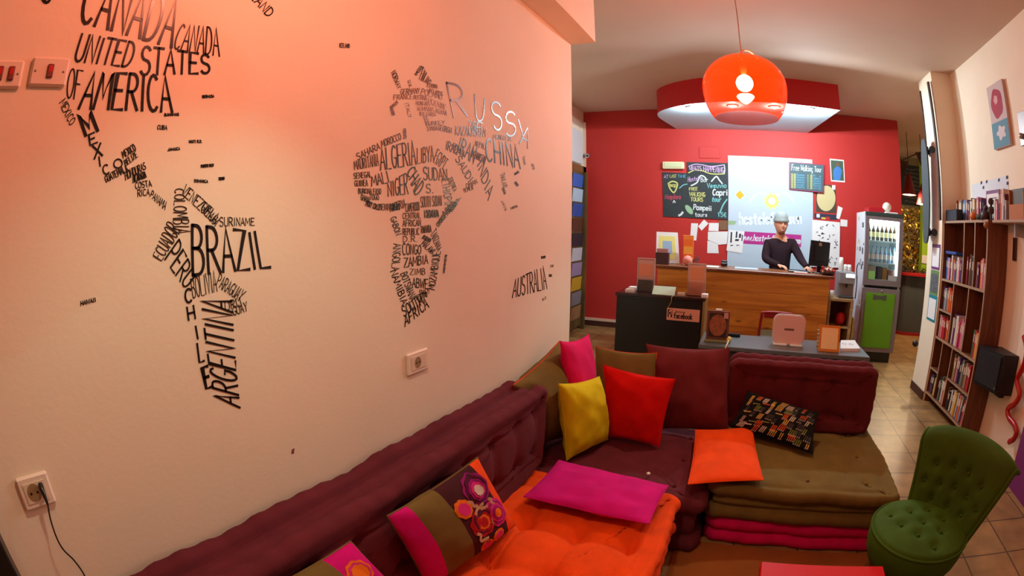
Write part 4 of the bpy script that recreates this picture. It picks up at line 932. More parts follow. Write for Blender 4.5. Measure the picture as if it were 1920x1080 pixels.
part('box', MB().box(x0, x1, y-.05, y+.05, CT, CT+(zt-CT)*.75), mat('box_maroon', (70, 40, 44), .6), t); part('leaflets', MB().box(x0+.01, x1-.01, y-.035, y+.035, CT+(zt-CT)*.75, zt), mat('leaflet_pink', (190, 140, 140), .7), t)
y = 6.15; x0, x1 = cx(1279, y), cx(1299, y); zt = zz(1286, 441, y)
t = thing('brochure_holder', 'tall orange brochure holder on the counter by the white frame', 'leaflet holder', ((x0+x1)/2, y, CT))
part('back_panel', MB().box(x0, x1, y+.02, y+.035, CT, zt, 0, .003), mat('orange_card', (226, 130, 50), .6), t)
for i, c in enumerate(((236, 110, 30), (240, 170, 60), (236, 110, 30), (226, 190, 170))): part('brochure', MB().box(x0+.012, x1-.012, y+.008-i*.012, y+.018-i*.012, CT, zt-.05-.09*i), mat('broch%d' % i, c, .6), t)
solo('pink_ball', MB().ball((cx(1289, 6.02), 6.02, CT+.062), .062, 20), mat('salmon_ball', (226, 140, 124), .6), 'salmon-pink ball on the counter before the orange brochure holder', 'ball')
m = MB()
rnd = random.Random(9)
for i in range(9):
    p0 = Vector((cx(1302, 6.1)+rnd.uniform(-.03, .05), 6.1+rnd.uniform(-.03, .03), CT)); m.tube([p0, p0+Vector((rnd.uniform(-.02, .02), 0, .05)), p0+Vector((rnd.uniform(-.05, .06), rnd.uniform(-.02, .02), rnd.uniform(.08, .13)))], .004, 6)
solo('wire_ornament', m, mat('grey_wire', (120, 100, 90), .5), 'tangled grey wire ornament right of the orange brochure holder', 'ornament')
x0, x1 = cx(1325, 6.0), cx(1348, 6.0); solo('paper_stack', MB().box(x0, x1, 5.9, 6.1, CT, CT+.012, 0, .002), PAPER, 'white paper stack lying near the front of the counter', 'papers')
x0, x1 = cx(1352, 6.3), cx(1364, 6.3); solo('stapler', MB().box(x0, x1, 6.25, 6.33, CT, CT+.05, 0, .012).box(x0, x1, 6.26, 6.32, CT+.05, CT+.075, 0, .01), BLK, 'small black stapler at the left of the white logo panel', 'stapler')
x0, x1 = cx(1378, 6.1), cx(1422, 6.1); solo('desk_pad', MB().box(x0, x1, 6.0, 6.3, CT, CT+.006, 0, .002), mat('pad_blue', (170, 190, 200), .4), 'pale blue desk pad on the counter left of the man', 'desk pad')
x0, x1 = cx(1489, 6.0), cx(1514, 6.0)
solo('notepad', MB().box(x0, x1, 5.89, 6.0, CT, CT+.015, 0, .002), mat('notepad_pink', (226, 190, 184), .7), 'pink-white notepad at the front of the counter', 'notepad')
x0, x1 = cx(1478, 6.15), cx(1519, 6.15)
t = thing('keyboard', 'black keyboard between the man and the monitor', 'keyboard', ((x0+x1)/2, 6.15, CT)); part('case', MB().box(x0, x1, 6.08, 6.22, CT, CT+.018, 0, .004), BLK, t)
m = MB()
for i in range(10):
    for j in range(4): m.box(x0+.01+i*(x1-x0-.02)/10, x0+.01+(i+.82)*(x1-x0-.02)/10, 6.09+j*.031, 6.115+j*.031, CT+.018, CT+.024)
part('keys', m, mat('key_grey', (50, 50, 54), .5), t)
# monitor seen from behind
y = 6.18; q0 = [P(1517, 498, 'y', y-.05), P(1553, 501, 'y', y+.03), P(1557, 455, 'y', y+.06), P(1522, 450, 'y', y-.02)]
t = thing('computer_monitor', 'black computer monitor seen from behind at the counter end', 'monitor', ((q0[0].x+q0[1].x)/2, y, CT))
nrm_ = Vector((q0[1]-q0[0]).cross(q0[3]-q0[0])).normalized(); nrm_ = nrm_ if nrm_.y < 0 else -nrm_
lift = Vector((0, 0, max(0, CT+.03-min(p.z for p in q0)))); q0 = [q0[0]+lift, q0[1]+lift, q0[2], q0[3]]
part('screen_back', MB().prism(q0, -nrm_, .03), mat('monitor_black', (20, 18, 18), .22), t)
c_ = sum(q0, Vector())/4; part('back_bulge', MB().prism([c_+(p-c_)*.6 for p in q0], nrm_, .035), MATS['monitor_black'], t)
part('maker_mark', MB().prism([c_+Vector((0, 0, .11))+(p-c_)*.15+nrm_*.001 for p in q0], nrm_, .001), mat('mark_bronze', (150, 100, 60), .4), t)
part('stand', MB().box(c_.x-.03, c_.x+.03, y+.02, y+.05, CT, CT+.12), BLK, t); part('stand_base', MB().lathe([(0.0005, .014), (.10, .012), (.105, 0), (.0005, 0)], (c_.x, y+.03, CT), 24), BLK, t)
t = thing('candy_bowl', 'bowl heaped with red and white wrapped sweets by the monitor', 'bowl', (cx(1553, 5.98), 5.98, CT))
bc = (cx(1553, 5.98), 5.98, CT); part('bowl', MB().lathe([(.0005, .003), (.07, .003), (.10, .05), (.105, .05), (.075, 0), (.0005, 0)], bc, 24), mat('bowl_dark', (60, 36, 30), .3), t)
m = MB(); rnd = random.Random(12)
for i in range(46): m.ball((bc[0]+rnd.uniform(-.085, .085), bc[1]+rnd.uniform(-.085, .085), CT+.05+rnd.uniform(-.01, .045)), .014, 6, rnd.choice([0, 0, 0, 1, 2]))
o = part('sweets', m, [mat('sweet_red', (170, 24, 24), .4), mat('sweet_white', (226, 200, 190), .4), mat('sweet_gold', (190, 120, 60), .4)], t); o['kind'] = 'stuff'

# ---- black cabinet in front of the counter
cxl, cxr, cy0, cy1, cz = -1.262, -0.345, 4.77, 5.15, 0.90
t = thing('display_cabinet', 'black low cabinet with a pine side in front of the reception counter', 'cabinet', ((cxl+cxr)/2, 4.96, 0))
part('body', MB().box(cxl+.015, cxr-.022, cy0+.012, cy1, 0.0, cz-.03), BLK, t); part('cabinet_top', MB().box(cxl, cxr, cy0, cy1, cz-.03, cz, 0, .004), mat('cab_top_red_reflection', (46, 24, 26), .2), t)  # black top tinted reddish, its reflection put into the base colour
part('side_panel', MB().box(cxr-.022, cxr, cy0+.004, cy1, 0, cz-.03), wood('cab_side_wood', (110, 84, 40), (158, 124, 66), 2, 'Z'), t, 'pine side panel'); part('door', MB().box(cxl+.02, cxr-.03, cy0+.002, cy0+.012, .04, cz-.05), mat('door_black', (12, 9, 10), .35), t)
def onc(px, y): return P(px, 545, 'y', y).x
def stand(px0, px1, pytop, y, label, body, low, fr):
    x0, x1 = onc(px0, y), onc(px1, y); zt = P((px0+px1)/2, pytop, 'y', y).z
    t = thing('leaflet_stand', label, 'leaflet stand', ((x0+x1)/2, y, cz))
    part('acrylic_back', MB().box(x0, x1, y+.028, y+.033, cz, zt, 0, .001), CLEAR, t); part('clear_edge', MB().box(x0, x0+.009, y+.018, y+.034, cz, zt).box(x1-.009, x1, y+.018, y+.034, cz, zt).box(x0+.009, x1-.009, y+.018, y+.034, zt-.01, zt), mat('acrylic_edge', (206, 186, 182), .3), t); part('poster', MB().box(x0+.012, x1-.012, y+.020, y+.0265, cz+.07, zt-.02), body, t); part('acrylic_front', MB().box(x0, x1, y-.03, y-.026, cz, cz+.14, 0, .001).box(x0, x1, y-.026, y+.028, cz, cz+.004), CLEAR, t)
    m = MB()
    for i in range(4): m.box(x0+.015, x1-.015, y-.02+i*.009, y-.014+i*.009, cz+.005, cz+.075+.016*i)
    part('leaflets', m, low, t); part('card', MB().box(x0+.018, x1-.03, y+.014, y+.018, cz+.16, cz+.16+(zt-cz)*.36), fr, t)
stand(1193, 1226, 484, 4.95, 'acrylic leaflet stand at the left end of the black cabinet', mat('poster_rose', (214, 170, 164), .5), mat('leaf_brown', (84, 64, 52), .6), mat('card_salmon', (226, 150, 120), .6))
stand(1288, 1322, 494, 4.93, 'acrylic leaflet stand at the right end of the black cabinet', mat('poster_salmon', (230, 178, 156), .5), mat('leaf_salmon', (230, 170, 150), .6), mat('card_tan', (226, 160, 120), .6))
def flat(name, label, cat, px0, px1, y, d, h, material, group=None, z=None):
    z = cz if z is None else z; x0, x1 = onc(px0, y), onc(px1, y)
    return solo(name, MB().box(x0, x1, y-d/2, y+d/2, z, z+h, 0, .003), material, label, cat, group)
flat('leaflet_pile', 'small white leaflet pile at the left edge of the black cabinet', 'leaflets', 1174, 1191, 4.9, .1, .03, PAPER); flat('leaflet_pile', 'second small leaflet pile behind the left one on the cabinet', 'leaflets', 1180, 1194, 5.05, .1, .035, PAPER)
o = solo('postcard', MB().prism([Vector((onc(1224, 4.84), 4.80, cz+.002)), Vector((onc(1266, 4.84), 4.80, cz+.002)), Vector((onc(1266, 4.84), 4.90, cz+.075)), Vector((onc(1224, 4.84), 4.90, cz+.075))], (0, -.6, .8), .004), mat('card_green_white', (190, 210, 180), .5), 'pale green card propped between the two leaflet stands', 'card')
flat('small_box', 'small pale box left of the right leaflet stand', 'box', 1271, 1285, 4.86, .06, .03, mat('box_cream', (206, 186, 160), .6)); flat('leaflet_pile', 'white leaflets at the right front corner of the black cabinet', 'leaflets', 1316, 1328, 4.86, .09, .035, PAPER)
# hanging sign
ys = cy0-.006; x0, x1, z0, z1 = rect(1250, 579, 1312, 602, ys)
t = thing('hanging_sign', 'pale salmon social media sign hanging on the black cabinet', 'sign', ((x0+x1)/2, ys, z0))
part('sign_board', MB().box(x0, x1, ys-.006, ys, z0, z1, 0, .002), mat('sign_salmon', (224, 160, 140), .6), t)
m = MB(); W_ = x1-x0; Hs = z1-z0
plane_text(m, 'find us on', (x0+.26*W_, ys-.0062, z0+.66*Hs), X, Z, (0, -1, 0), .17*Hs, .3*W_, wf=.16, th=.0006); plane_text(m, 'facebook', (x0+.22*W_, ys-.0062, z0+.2*Hs), X, Z, (0, -1, 0), .42*Hs, .56*W_, wf=.24, th=.0006)
part('lettering', m, mat('sign_ink', (50, 26, 24), .6), t)
m = MB().box(x0+.03*W_, x0+.17*W_, ys-.0068, ys-.006, z0+.25*Hs, z0+.88*Hs); part('logo_square', m, mat('sign_logo', (40, 26, 30), .6), t)
m = MB(); plane_text(m, 'f', (x0+.06*W_, ys-.0069, z0+.28*Hs), X, Z, (0, -1, 0), .5*Hs, .09*W_, wf=.3, th=.0006); part('logo_letter', m, MATS['sign_salmon'], t)
part('string', MB().tube(bezier([(x0+.02*W_, ys-.003, z1-.003), (x0+.12*W_, ys-.006, z1+.06), (onc(1260, ys), ys-.004, cz-.012), (onc(1262, ys), ys+.03, cz+.003)], 8), .005, 6), mat('string_tan', (150, 124, 80), .8), t)

# ---- grey low table behind the sofa
TZ = 0.62; a, b = P(1370, 650.6, 'z', TZ), P(1381, 627, 'z', TZ); ty0, ty1 = a.y, b.y; tx0, tx1 = P(1310, 645, 'z', TZ).x, P(1634, 672.5, 'z', TZ).x
t = thing('low_table', 'long grey low table behind the plum back cushion', 'table', ((tx0+tx1)/2, (ty0+ty1)/2, 0))
part('table_top', MB().box(tx0, tx1, ty0, ty1, TZ-.035, TZ, 0, .004), GREYT, t)
part('front_panel', MB().box(tx0+.02, tx1-.02, ty0+.012, ty0+.03, .05, TZ-.036), DGREY, t)
for xx in (tx0+.01, tx1-.035): part('side_panel', MB().box(xx, xx+.025, ty0+.032, ty1-.01, 0, TZ-.036), DGREY, t)
def tb(px, py, y=None): return P(px, py, 'z', TZ)
# framed print
ya = tb(1345, 641).y; x0, x1, z0, z1 = rect(1325, 583, 1367, 634, ya)
t = thing('framed_print', 'dark framed sepia print standing at the left of the grey table', 'picture frame', ((x0+x1)/2, ya, TZ))
z0 = TZ+.02
part('frame', MB().box(x0, x1, ya, ya+.02, z0, z1, 0, .003), mat('frame_rust', (110, 60, 44), .4), t); part('sheet', MB().box(x0+.02, x1-.02, ya-.002, ya, z0+.02, z1-.02), mat('print_dark', (46, 28, 26), .5), t)
c_ = Vector(((x0+x1)/2, ya-.0022, (z0+z1)/2)); part('oval_picture', MB().prism([c_+Vector(((x1-x0)*.38*math.cos(2*PI*i/28), 0, (z1-z0)*.38*math.sin(2*PI*i/28))) for i in range(28)], (0, -1, 0), .001), mat('print_sepia', (146, 78, 46), .6, var=.4, vscale=30), t)
part('corner_tag', MB().box(x1-.05, x1-.012, ya-.004, ya-.0015, z1-.06, z1-.01), mat('tag_pink', (196, 140, 130), .6), t); part('easel_foot', MB().box(x0-.01, x1, ya-.05, ya+.06, TZ, TZ+.02, 0, .004), mat('foot_green', (110, 104, 66), .5), t)
solo('print_clip', MB().box((x0+x1)/2-.028, (x0+x1)/2+.028, ya-.006, ya+.016, z1, z1+.018, 0, .004), WHITE, 'shiny white clip on top of the dark framed print', 'clip')
p_ = tb(1374, 631); solo('remote_control', MB().box(p_.x-.07, p_.x+.07, p_.y-.02, p_.y+.025, TZ, TZ+.03, 0, .008), BLK, 'black remote control at the back of the grey table', 'remote')
p_ = tb(1366, 642); t = thing('cord_ball', 'yellow ball on a pale cord at the table front edge', 'toy', (p_.x, p_.y, TZ)); part('ball', MB().ball((p_.x, p_.y, TZ+.026), .026, 16), mat('ball_yellow', (226, 200, 110), .5), t)
part('cord', MB().tube(bezier([(p_.x, p_.y-.02, TZ+.02), (p_.x-.01, ty0+.01, TZ+.012), (p_.x-.02, ty0-.012, TZ-.02), (p_.x-.03, ty0-.014, TZ-.1)], 8), .007, 6), mat('cord_cream', (220, 206, 170), .7), t)
# white rounded panel
ya = tb(1478, 648).y; x0, x1, z0, z1 = rect(1450, 592, 1508, 652, ya); z0 = TZ+.015
def rrect(x0, x1, z0, z1, r, y, n=8):
    o = []
    for (cx_, cz_, a0) in ((x1-r, z1-r, 0), (x0+r, z1-r, 90), (x0+r, z0+r, 180), (x1-r, z0+r, 270)):
        for k in range(n+1): a = math.radians(a0+90*k/n); o.append(Vector((cx_+r*math.cos(a), y, cz_+r*math.sin(a))))
    return o
t = thing('router_panel', 'upright pale rounded-square plastic panel on the grey table', 'panel', ((x0+x1)/2, ya, TZ))
part('shell', MB().prism(rrect(x0, x1, z0, z1, .055, ya), (0, 1, 0), .03), mat('shell_pale', (226, 180, 170), .35), t); part('edge_band', MB().prism(rrect(x0-.008, x1+.008, z0-.004, z1+.008, .06, ya+.012), (0, 1, 0), .024), mat('edge_silver', (210, 204, 200), .25), t)
m = MB(); plane_text(m, 'SCANNER', ((x0+x1)/2-.045, ya-.0004, (z0+z1)/2-.008), X, Z, (0, -1, 0), .018, .09, wf=.25, th=.0006); part('lettering', MB().box((x0+x1)/2-.045, (x0+x1)/2+.045, ya-.0008, ya, (z0+z1)/2-.006, (z0+z1)/2+.012), mat('ink_rose', (120, 80, 76), .6), t)
part('foot', MB().box(x0+.01, (x0+x1)/2-.01, ya-.03, ya+.05, TZ, TZ+.016, 0, .004), WHITE, t); part('foot', MB().box((x0+x1)/2+.02, x1-.01, ya-.03, ya+.05, TZ, TZ+.016, 0, .004), WHITE, t)
# orange flip book
pa, pb = tb(1533, 657), tb(1572, 661); ya = (pa.y+pb.y)/2+.0; x0, x1 = pa.x, pb.x; zt = P(1552, 610, 'y', ya+.05).z
t = thing('flip_book', 'orange spiral-bound flip book standing right of the pale panel', 'book', ((x0+x1)/2, ya, TZ)); 
fq = [Vector((x0, ya-.015, TZ)), Vector((x1, ya-.015, TZ)), Vector((x1, ya+.05, zt)), Vector((x0, ya+.05, zt))]; fn = Vector((0, -1, .3)).normalized()
part('front_page', MB().prism(fq, fn, .012), mat('page_orange', (206, 120, 24), .5), t); part('back_page', MB().prism([fq[0]+Vector((0, .14, 0)), fq[1]+Vector((0, .14, 0)), fq[2]+Vector((0, .012, 0)), fq[3]+Vector((0, .012, 0))], -fn, .008), mat('page_cream', (220, 190, 120), .5), t)
c_ = sum(fq, Vector())/4+fn*.0122
part('picture', MB().prism([c_+(p-sum(fq, Vector())/4)*.8 for p in fq], fn, .001), mat('pic_tan', (240, 206, 150), .6), t)
m = MB(); c2 = c_+fn*.0012+Vector((0, -.008, -.03)); up_ = (fq[3]-fq[0]).normalized(); m.prism([c2+Vector((1, 0, 0))*.07*math.cos(PI*i/14)+up_*.085*math.sin(PI*i/14) for i in range(15)]+[c2-up_*.045+Vector((-.07, 0, 0)), c2-up_*.045+Vector((.07, 0, 0))], fn, .001); part('arch_picture', m, mat('pic_arch', (120, 62, 14), .6), t)
m = MB()
for i in range(6):
    p = fq[0]+(fq[3]-fq[0])*(.1+.14*i); m.tube([p+Vector((.012*math.cos(a)-.006, .012*math.sin(a), 0)) for a in (2*PI*k/10 for k in range(11))], .0025, 6, 0, False)
o = part('spiral_binding', m, STEEL, t)
qa = [tb(1576, 643), tb(1602, 643), tb(1612, 659), tb(1575, 659)]; t = thing('guest_book', 'white book lying at the right end of the grey table', 'book', ((qa[0].x+qa[2].x)/2, qa[0].y, TZ))
part('pages', MB().prism([q-Vector((0, 0, 0)) for q in qa], (0, 0, 1), .022), PAPER, t); part('cover', MB().prism([q+Vector((0, 0, .022)) for q in qa], (0, 0, 1), .004), WHITE, t); 
c_ = sum(qa, Vector())/4+Vector((0, 0, .0262)); m = MB()
for i in range(2): ribbon(m, [c_+Vector((-.05+i*.07+.02*math.cos(a), .03*math.sin(a), 0)) for a in (2*PI*k/12 for k in range(13))], Z, .004, .0006)
part('cover_print', m, MATS['ink_dark'], t)
# red chair before the counter
yc = 5.45; x0, x1, z0, z1 = rect(1424, 585, 1500, 640, yc)
REDM = mat('red_chair_paint', (150, 12, 24), .35)
t = thing('red_chair', 'dark red chair standing before the counter behind the grey table', 'chair', ((x0+x1)/2, yc, 0))
zt = P(1440, 586, 'y', yc).z; xr = x0+.40; zs = .45
part('backrest', MB().tube(bezier([(x0, yc, zs), (x0+.012, yc, zt-.05), (x0+.05, yc, zt), (xr-.05, yc, zt), (xr-.012, yc, zt-.05), (xr, yc, zs)], 8), .016, 8).box(x0+.04, xr-.04, yc-.008, yc+.008, zt-.06, zt-.01, 0, .004), REDM, t)
part('seat', MB().box(x0-.01, xr+.01, yc-.02, yc+.36, zs-.03, zs, 0, .012), mat('red_seat_olive', (70, 56, 24), .5), t)
for xx in (x0+.01, xr-.01):
    for yy in (yc, yc+.33): part('leg', MB().tube([(xx, yy, zs-.03), (xx, yy, 0)], .014, 8), REDM, t)

# ================================================================== THE MAN BEHIND THE COUNTER
def skin_verts(pts, edges, radii, sub=2, root=0):
    me = bpy.data.meshes.new('tmp'); me.from_pydata([Vector(p) for p in pts], edges, [])
    o = bpy.data.objects.new('tmp', me); COL.objects.link(o)
    o.modifiers.new('s', 'SKIN'); ss = o.modifiers.new('u', 'SUBSURF'); ss.levels = sub; ss.render_levels = sub
    lay = me.skin_vertices[0].data
    for i, r in enumerate(radii):
        lay[i].radius = (r, r) if not isinstance(r, tuple) else r
        lay[i].use_root = (i == root)
    dg = bpy.context.evaluated_depsgraph_get(); dg.update()
    ev = o.evaluated_get(dg); m2 = ev.to_mesh()
    vs = [v.co.copy() for v in m2.vertices]; fs = [tuple(p.vertices) for p in m2.polygons]
    ev.to_mesh_clear(); bpy.data.objects.remove(o); bpy.data.meshes.remove(me)
    return vs, fs
def remeshed(o, voxel, smooth=2):
    r = o.modifiers.new('r', 'REMESH'); r.mode = 'VOXEL'; r.voxel_size = voxel; r.use_smooth_shade = True
    if smooth: s = o.modifiers.new('sm', 'SMOOTH'); s.iterations = smooth; s.factor = 0.4
def man():
    px, py = 0.525, 6.72
    V3 = Vector
    J = dict(pel=V3((px, py, .95)), sp=V3((px, py-.01, 1.12)), ch=V3((px+.005, py-.01, 1.32)), uc=V3((px+.005, py-.005, 1.44)), nk=V3((px, py-.015, 1.53)), hd=V3((px+.0, py-.045, 1.62)),
             sl=V3((px-.17, py, 1.425)), el=V3((px-.215, py-.10, 1.22)), wl=V3((px-.03, py-.33, 1.165)),
             sr=V3((px+.178, py, 1.44)), er=V3((px+.285, py-.14, 1.25)), wr=V3((px+.345, py-.42, 1.165)),
             hl=V3((px-.09, py, .9)), kl=V3((px-.10, py-.02, .5)), al=V3((px-.10, py+.02, .09)), tl=V3((px-.11, py-.13, .04)),
             hr=V3((px+.09, py, .9)), kr=V3((px+.11, py-.02, .5)), ar=V3((px+.12, py+.02, .09)), tr=V3((px+.13, py-.13, .04)))
    names = list(J); idx = {n: i for i, n in enumerate(names)}
    E = [('pel', 'sp'), ('sp', 'ch'), ('ch', 'uc'), ('uc', 'nk'), ('nk', 'hd'), ('uc', 'sl'), ('sl', 'el'), ('el', 'wl'), ('uc', 'sr'), ('sr', 'er'), ('er', 'wr'), ('pel', 'hl'), ('hl', 'kl'), ('kl', 'al'), ('al', 'tl'), ('pel', 'hr'), ('hr', 'kr'), ('kr', 'ar'), ('ar', 'tr')]
    rad = dict(pel=(.14, .11), sp=(.13, .10), ch=(.15, .105), uc=(.12, .09), nk=.066, hd=.07, sl=.062, el=.043, wl=.029, sr=.062, er=.043, wr=.029, hl=.085, kl=.058, al=.04, tl=.035, hr=.085, kr=.058, ar=.04, tr=.035)
    t = thing('person', 'smiling man in grey beanie and dark sweater behind the counter', 'person', (px, py, 0))
    vs, fs = skin_verts([J[n] for n in names], [(idx[a], idx[b]) for a, b in E], [rad[n] for n in names])
    body = MB().add(vs, fs, 0, True)
    # head: an egg shaped into a face that looks towards the room
    HS = 1.17; hc = J['hd']+V3((0, -.025, .062)); fd = V3((.14, -1, -.10)).normalized(); sd = fd.cross(V3((0, 0, 1))).normalized(); sd = -sd if sd.x < 0 else sd; ud = sd.cross(fd).normalized(); ud = ud if ud.z > 0 else -ud
    def hp(a, e, k=1.0):
        # a: angle round the head from the face, e: elevation
        ce, se = math.cos(e), math.sin(e)
        wx = .077*(1-.22*max(0, -se)**1.2*1.0); dy = .098; hz = .122
        x, y, z = wx*ce*math.sin(a), dy*ce*math.cos(a), hz*se
        fr = max(0, math.cos(a))
        if z < -.03 and fr > 0: y += .010*fr*min(1, (-z-.03)/.05)
        y += .024*math.exp(-((a/.16)**2))*math.exp(-((z+.012)/.026)**2)             # nose
        y += .010*math.exp(-((a/.13)**2))*math.exp(-((z-.02)/.03)**2)
        for s in (-1, 1): y -= .013*math.exp(-(((a-s*.42)/.2)**2))*math.exp(-((z-.018)/.016)**2)   # eye sockets
        y += .007*math.exp(-((a/.8)**2))*math.exp(-((z-.045)/.014)**2)              # brow
        y += .006*math.exp(-((a/.32)**2))*math.exp(-((z+.055)/.012)**2)             # lips
        y += .010*math.exp(-((a/.3)**2))*math.exp(-((z+.098)/.018)**2)              # chin
        for s in (-1, 1): y += .006*math.exp(-(((a-s*.55)/.25)**2))*math.exp(-((z+.025)/.02)**2)   # cheeks
        return hc+(sd*x+fd*y+ud*z)*k*HS
    NA, NE = 56, 40
    rows = [[hp(2*PI*j/NA, -PI/2+PI*i/NE) for j in range(NA)] for i in range(NE+1)]
    body.grid(rows, 0, True, False, True)
    for s in (-1, 1): body.ball(hc+(sd*(s*.079)-fd*.005+ud*.005)*HS, .028, 12, 0, (.35, .8, 1.1))
    # hands: palm, four fingers of different lengths and a thumb from the side of the palm
    def hand(wrist, fwd, side, up, curl, thumb):
        fwd, side, up = fwd.normalized(), side.normalized(), up.normalized()
        palm = wrist+fwd*.048
        rows = []
        for i in range(9):
            f = -.045+.09*i/8; wv = .034+.010*(i/8)-(.010 if i in (0, 8) else 0); hv = .0145-(.005 if i in (0, 8) else 0)
            rows.append([palm+fwd*f+side*(wv*math.cos(a))+up*(hv*math.sin(a)) for a in (2*PI*k/14 for k in range(14))])
        body.grid(rows, 0, True, False, True); body.add(rows[0], [tuple(range(14))]); body.add(rows[-1], [tuple(range(14))[::-1]])
        for q, (o_, L) in enumerate(((-.031, .066), (-.0105, .076), (.0105, .071), (.030, .055))):
            p = palm+fwd*.038+side*o_; d = fwd.copy(); pts = [p]
            for k in range(3):
                ang = curl*(.5+.35*k)*(1+.12*q); d = (fwd*math.cos(ang)-up*math.sin(ang)).normalized(); pts.append(pts[-1]+d*L*(.42, .33, .25)[k])
            body.tube(bezier(pts, 3), [.0098]*4+[.0088]*3+[.0078]*2+[.006], 8)
            body.ball(pts[-1], .0062, 8)
        p = palm-fwd*.02+side*(thumb*.032)
        tp = [p, p+side*(thumb*.026)+fwd*.026-up*.004, p+side*(thumb*.030)+fwd*.054-up*.012]
        body.tube(bezier(tp, 4), [.012]*3+[.0105]*3+[.0095]*2+[.008], 8); body.ball(tp[-1], .0082, 8)
    dl = (J['wl']-J['el']); hand(J['wl']-dl.normalized()*.01, V3((.75, -.55, -.12)), V3((.55, .75, 0)), V3((.1, 0, 1)), .62, -1)
    dr = (J['wr']-J['er']); hand(J['wr']-dr.normalized()*.01, V3((.30, -1, -.16)), V3((-1, -.3, 0)), V3((0, -.1, 1)), .5, 1)
    SKIN = mat('skin', (224, 162, 130), .55, var=.06, vscale=20)
    o = part('body', body, SKIN, t); remeshed(o, .0055, 2)
    # clothing
    def cloth(name, keys, edges, rr, material, voxel=.009, extra=None):
        ii = {n: k for k, n in enumerate(keys)}
        vs, fs = skin_verts([J[n] if n in J else extra[n] for n in keys], [(ii[a], ii[b]) for a, b in edges], [rr[n] for n in keys])
        m = MB().add(vs, fs, 0, True); o = part(name, m, material, t); remeshed(o, voxel, 3); return o
    SW = fabric('dark_sweater', (40, 24, 30), .1)
    ex = dict(cl=J['wl']+(J['el']-J['wl'])*.10, cr=J['wr']+(J['er']-J['wr'])*.10, neckb=J['uc']+V3((0, .0, .062)), hem=V3((px, py, .90)))
    cloth('sweater', ['hem', 'sp', 'ch', 'uc', 'neckb', 'sl', 'el', 'cl', 'sr', 'er', 'cr'], [('hem', 'sp'), ('sp', 'ch'), ('ch', 'uc'), ('uc', 'neckb'), ('uc', 'sl'), ('sl', 'el'), ('el', 'cl'), ('uc', 'sr'), ('sr', 'er'), ('er', 'cr')],
          dict(hem=(.165, .13), sp=(.158, .125), ch=(.17, .125), uc=(.135, .105), neckb=.080, sl=.080, el=.060, cl=.040, sr=.080, er=.060, cr=.040), SW, .009, ex)
    m = MB(); m.tube([ex['neckb']+V3((.078*math.cos(a), .070*math.sin(a)-.008, -.012+.016*math.sin(a))) for a in (2*PI*k/24 for k in range(25))], .009, 8, 0, False); part('collar', m, SW, t)
    for k_, a_ in (('cl', 'el'), ('cr', 'er')):
        d = (ex[k_]-J[a_]).normalized(); part('cuff', MB().tube([ex[k_]-d*.02, ex[k_]+d*.012, ex[k_]+d*.02], [.043, .042, .036], 16), SW, t)
    ex2 = dict(w=V3((px, py, .98)))
    cloth('trousers', ['w', 'hl', 'kl', 'al', 'hr', 'kr', 'ar'], [('w', 'hl'), ('hl', 'kl'), ('kl', 'al'), ('w', 'hr'), ('hr', 'kr'), ('kr', 'ar')], dict(w=(.15, .12), hl=.10, kl=.075, al=.06, hr=.10, kr=.075, ar=.06), fabric('blue_jeans', (40, 50, 76)), .011, ex2)
    for a_, b_ in (('al', 'tl'), ('ar', 'tr')):
        vs, fs = skin_verts([J[a_]+V3((0, .02, -.035)), J[a_]+V3((0, -.06, -.045)), J[b_]+V3((0, -.02, 0))], [(0, 1), (1, 2)], [.052, .05, .045]); part('shoe', MB().add(vs, fs, 0, True), BLK, t)
    # beanie
    m = MB(); rows = []
    for i in range(15):
        e = math.radians(12+78*i/14); k = 1.10+.03*math.sin(i/14*PI)
        row = []
        for j in range(48):
            a = 2*PI*j/48; tilt = -.10*math.cos(a)
            ce, se = math.cos(e), math.sin(e)
            ce = max(ce, .01)**.62
            x, y, z = .077*ce*math.sin(a)*k*1.03, .098*ce*math.cos(a)*k, .122*se*1.0*k+(.012*(i/14)**2)+tilt*-.08*(1-i/14)
            rib = .0016*math.cos(a*24)
            row.append(hc+(sd*(x*(1+rib*10))+fd*(y-.004)+ud*(z+.004))*HS)
        rows.append(row)
    m.grid(rows, 0, True, False, True)
    BE = mat('grey_knit', (150, 158, 156), .95, var=.1, vscale=60, bump=.6, bscale=140); bo = part('beanie', m, BE, t)
    rim = [[hc+(sd*(.077*1.12*math.sin(a)*k2)+fd*(.098*1.11*math.cos(a)*k2-.004)+ud*(.012+.008*math.cos(a)+h_))*HS for a in (2*PI*j/48 for j in range(48))] for k2, h_ in ((.96, .012), (1.02, .012), (1.05, .022), (1.05, .042), (1.0, .05))]
    part('brim', MB().grid(rim, 0, True, False, True), BE, bo)
    eye = mat('eye_white', (226, 220, 214), .3); iris = mat('eye_dark', (30, 20, 16), .2); brow = mat('brow_hair', (40, 26, 20), .9); lip = mat('lips', (150, 70, 62), .5)
    for s in (-1, 1):
        c_ = hp(s*.40, .15)+fd*.0; part('eye', MB().ball(c_-fd*.002, .0115, 12, 0).ball(c_+fd*.0075, .0055, 10, 1), [eye, iris], t)
        part('eyebrow', MB().tube([hp(s*(.18+.14*k), .40-.02*abs(k-1))+fd*.002 for k in range(4)], .0045, 6), brow, t)
    part('mouth', MB().tube([hp(-.34+.085*k, -.50+.035*abs(k-4)/4)+fd*.001 for k in range(9)], [.002, .004, .0055, .006, .006, .006, .0055, .004, .002], 6), lip, t, 'smiling mouth')
    part('teeth', MB().tube([hp(-.22+.055*k, -.485+.015*abs(k-4)/4)+fd*.0045 for k in range(9)], .003, 6), eye, t)
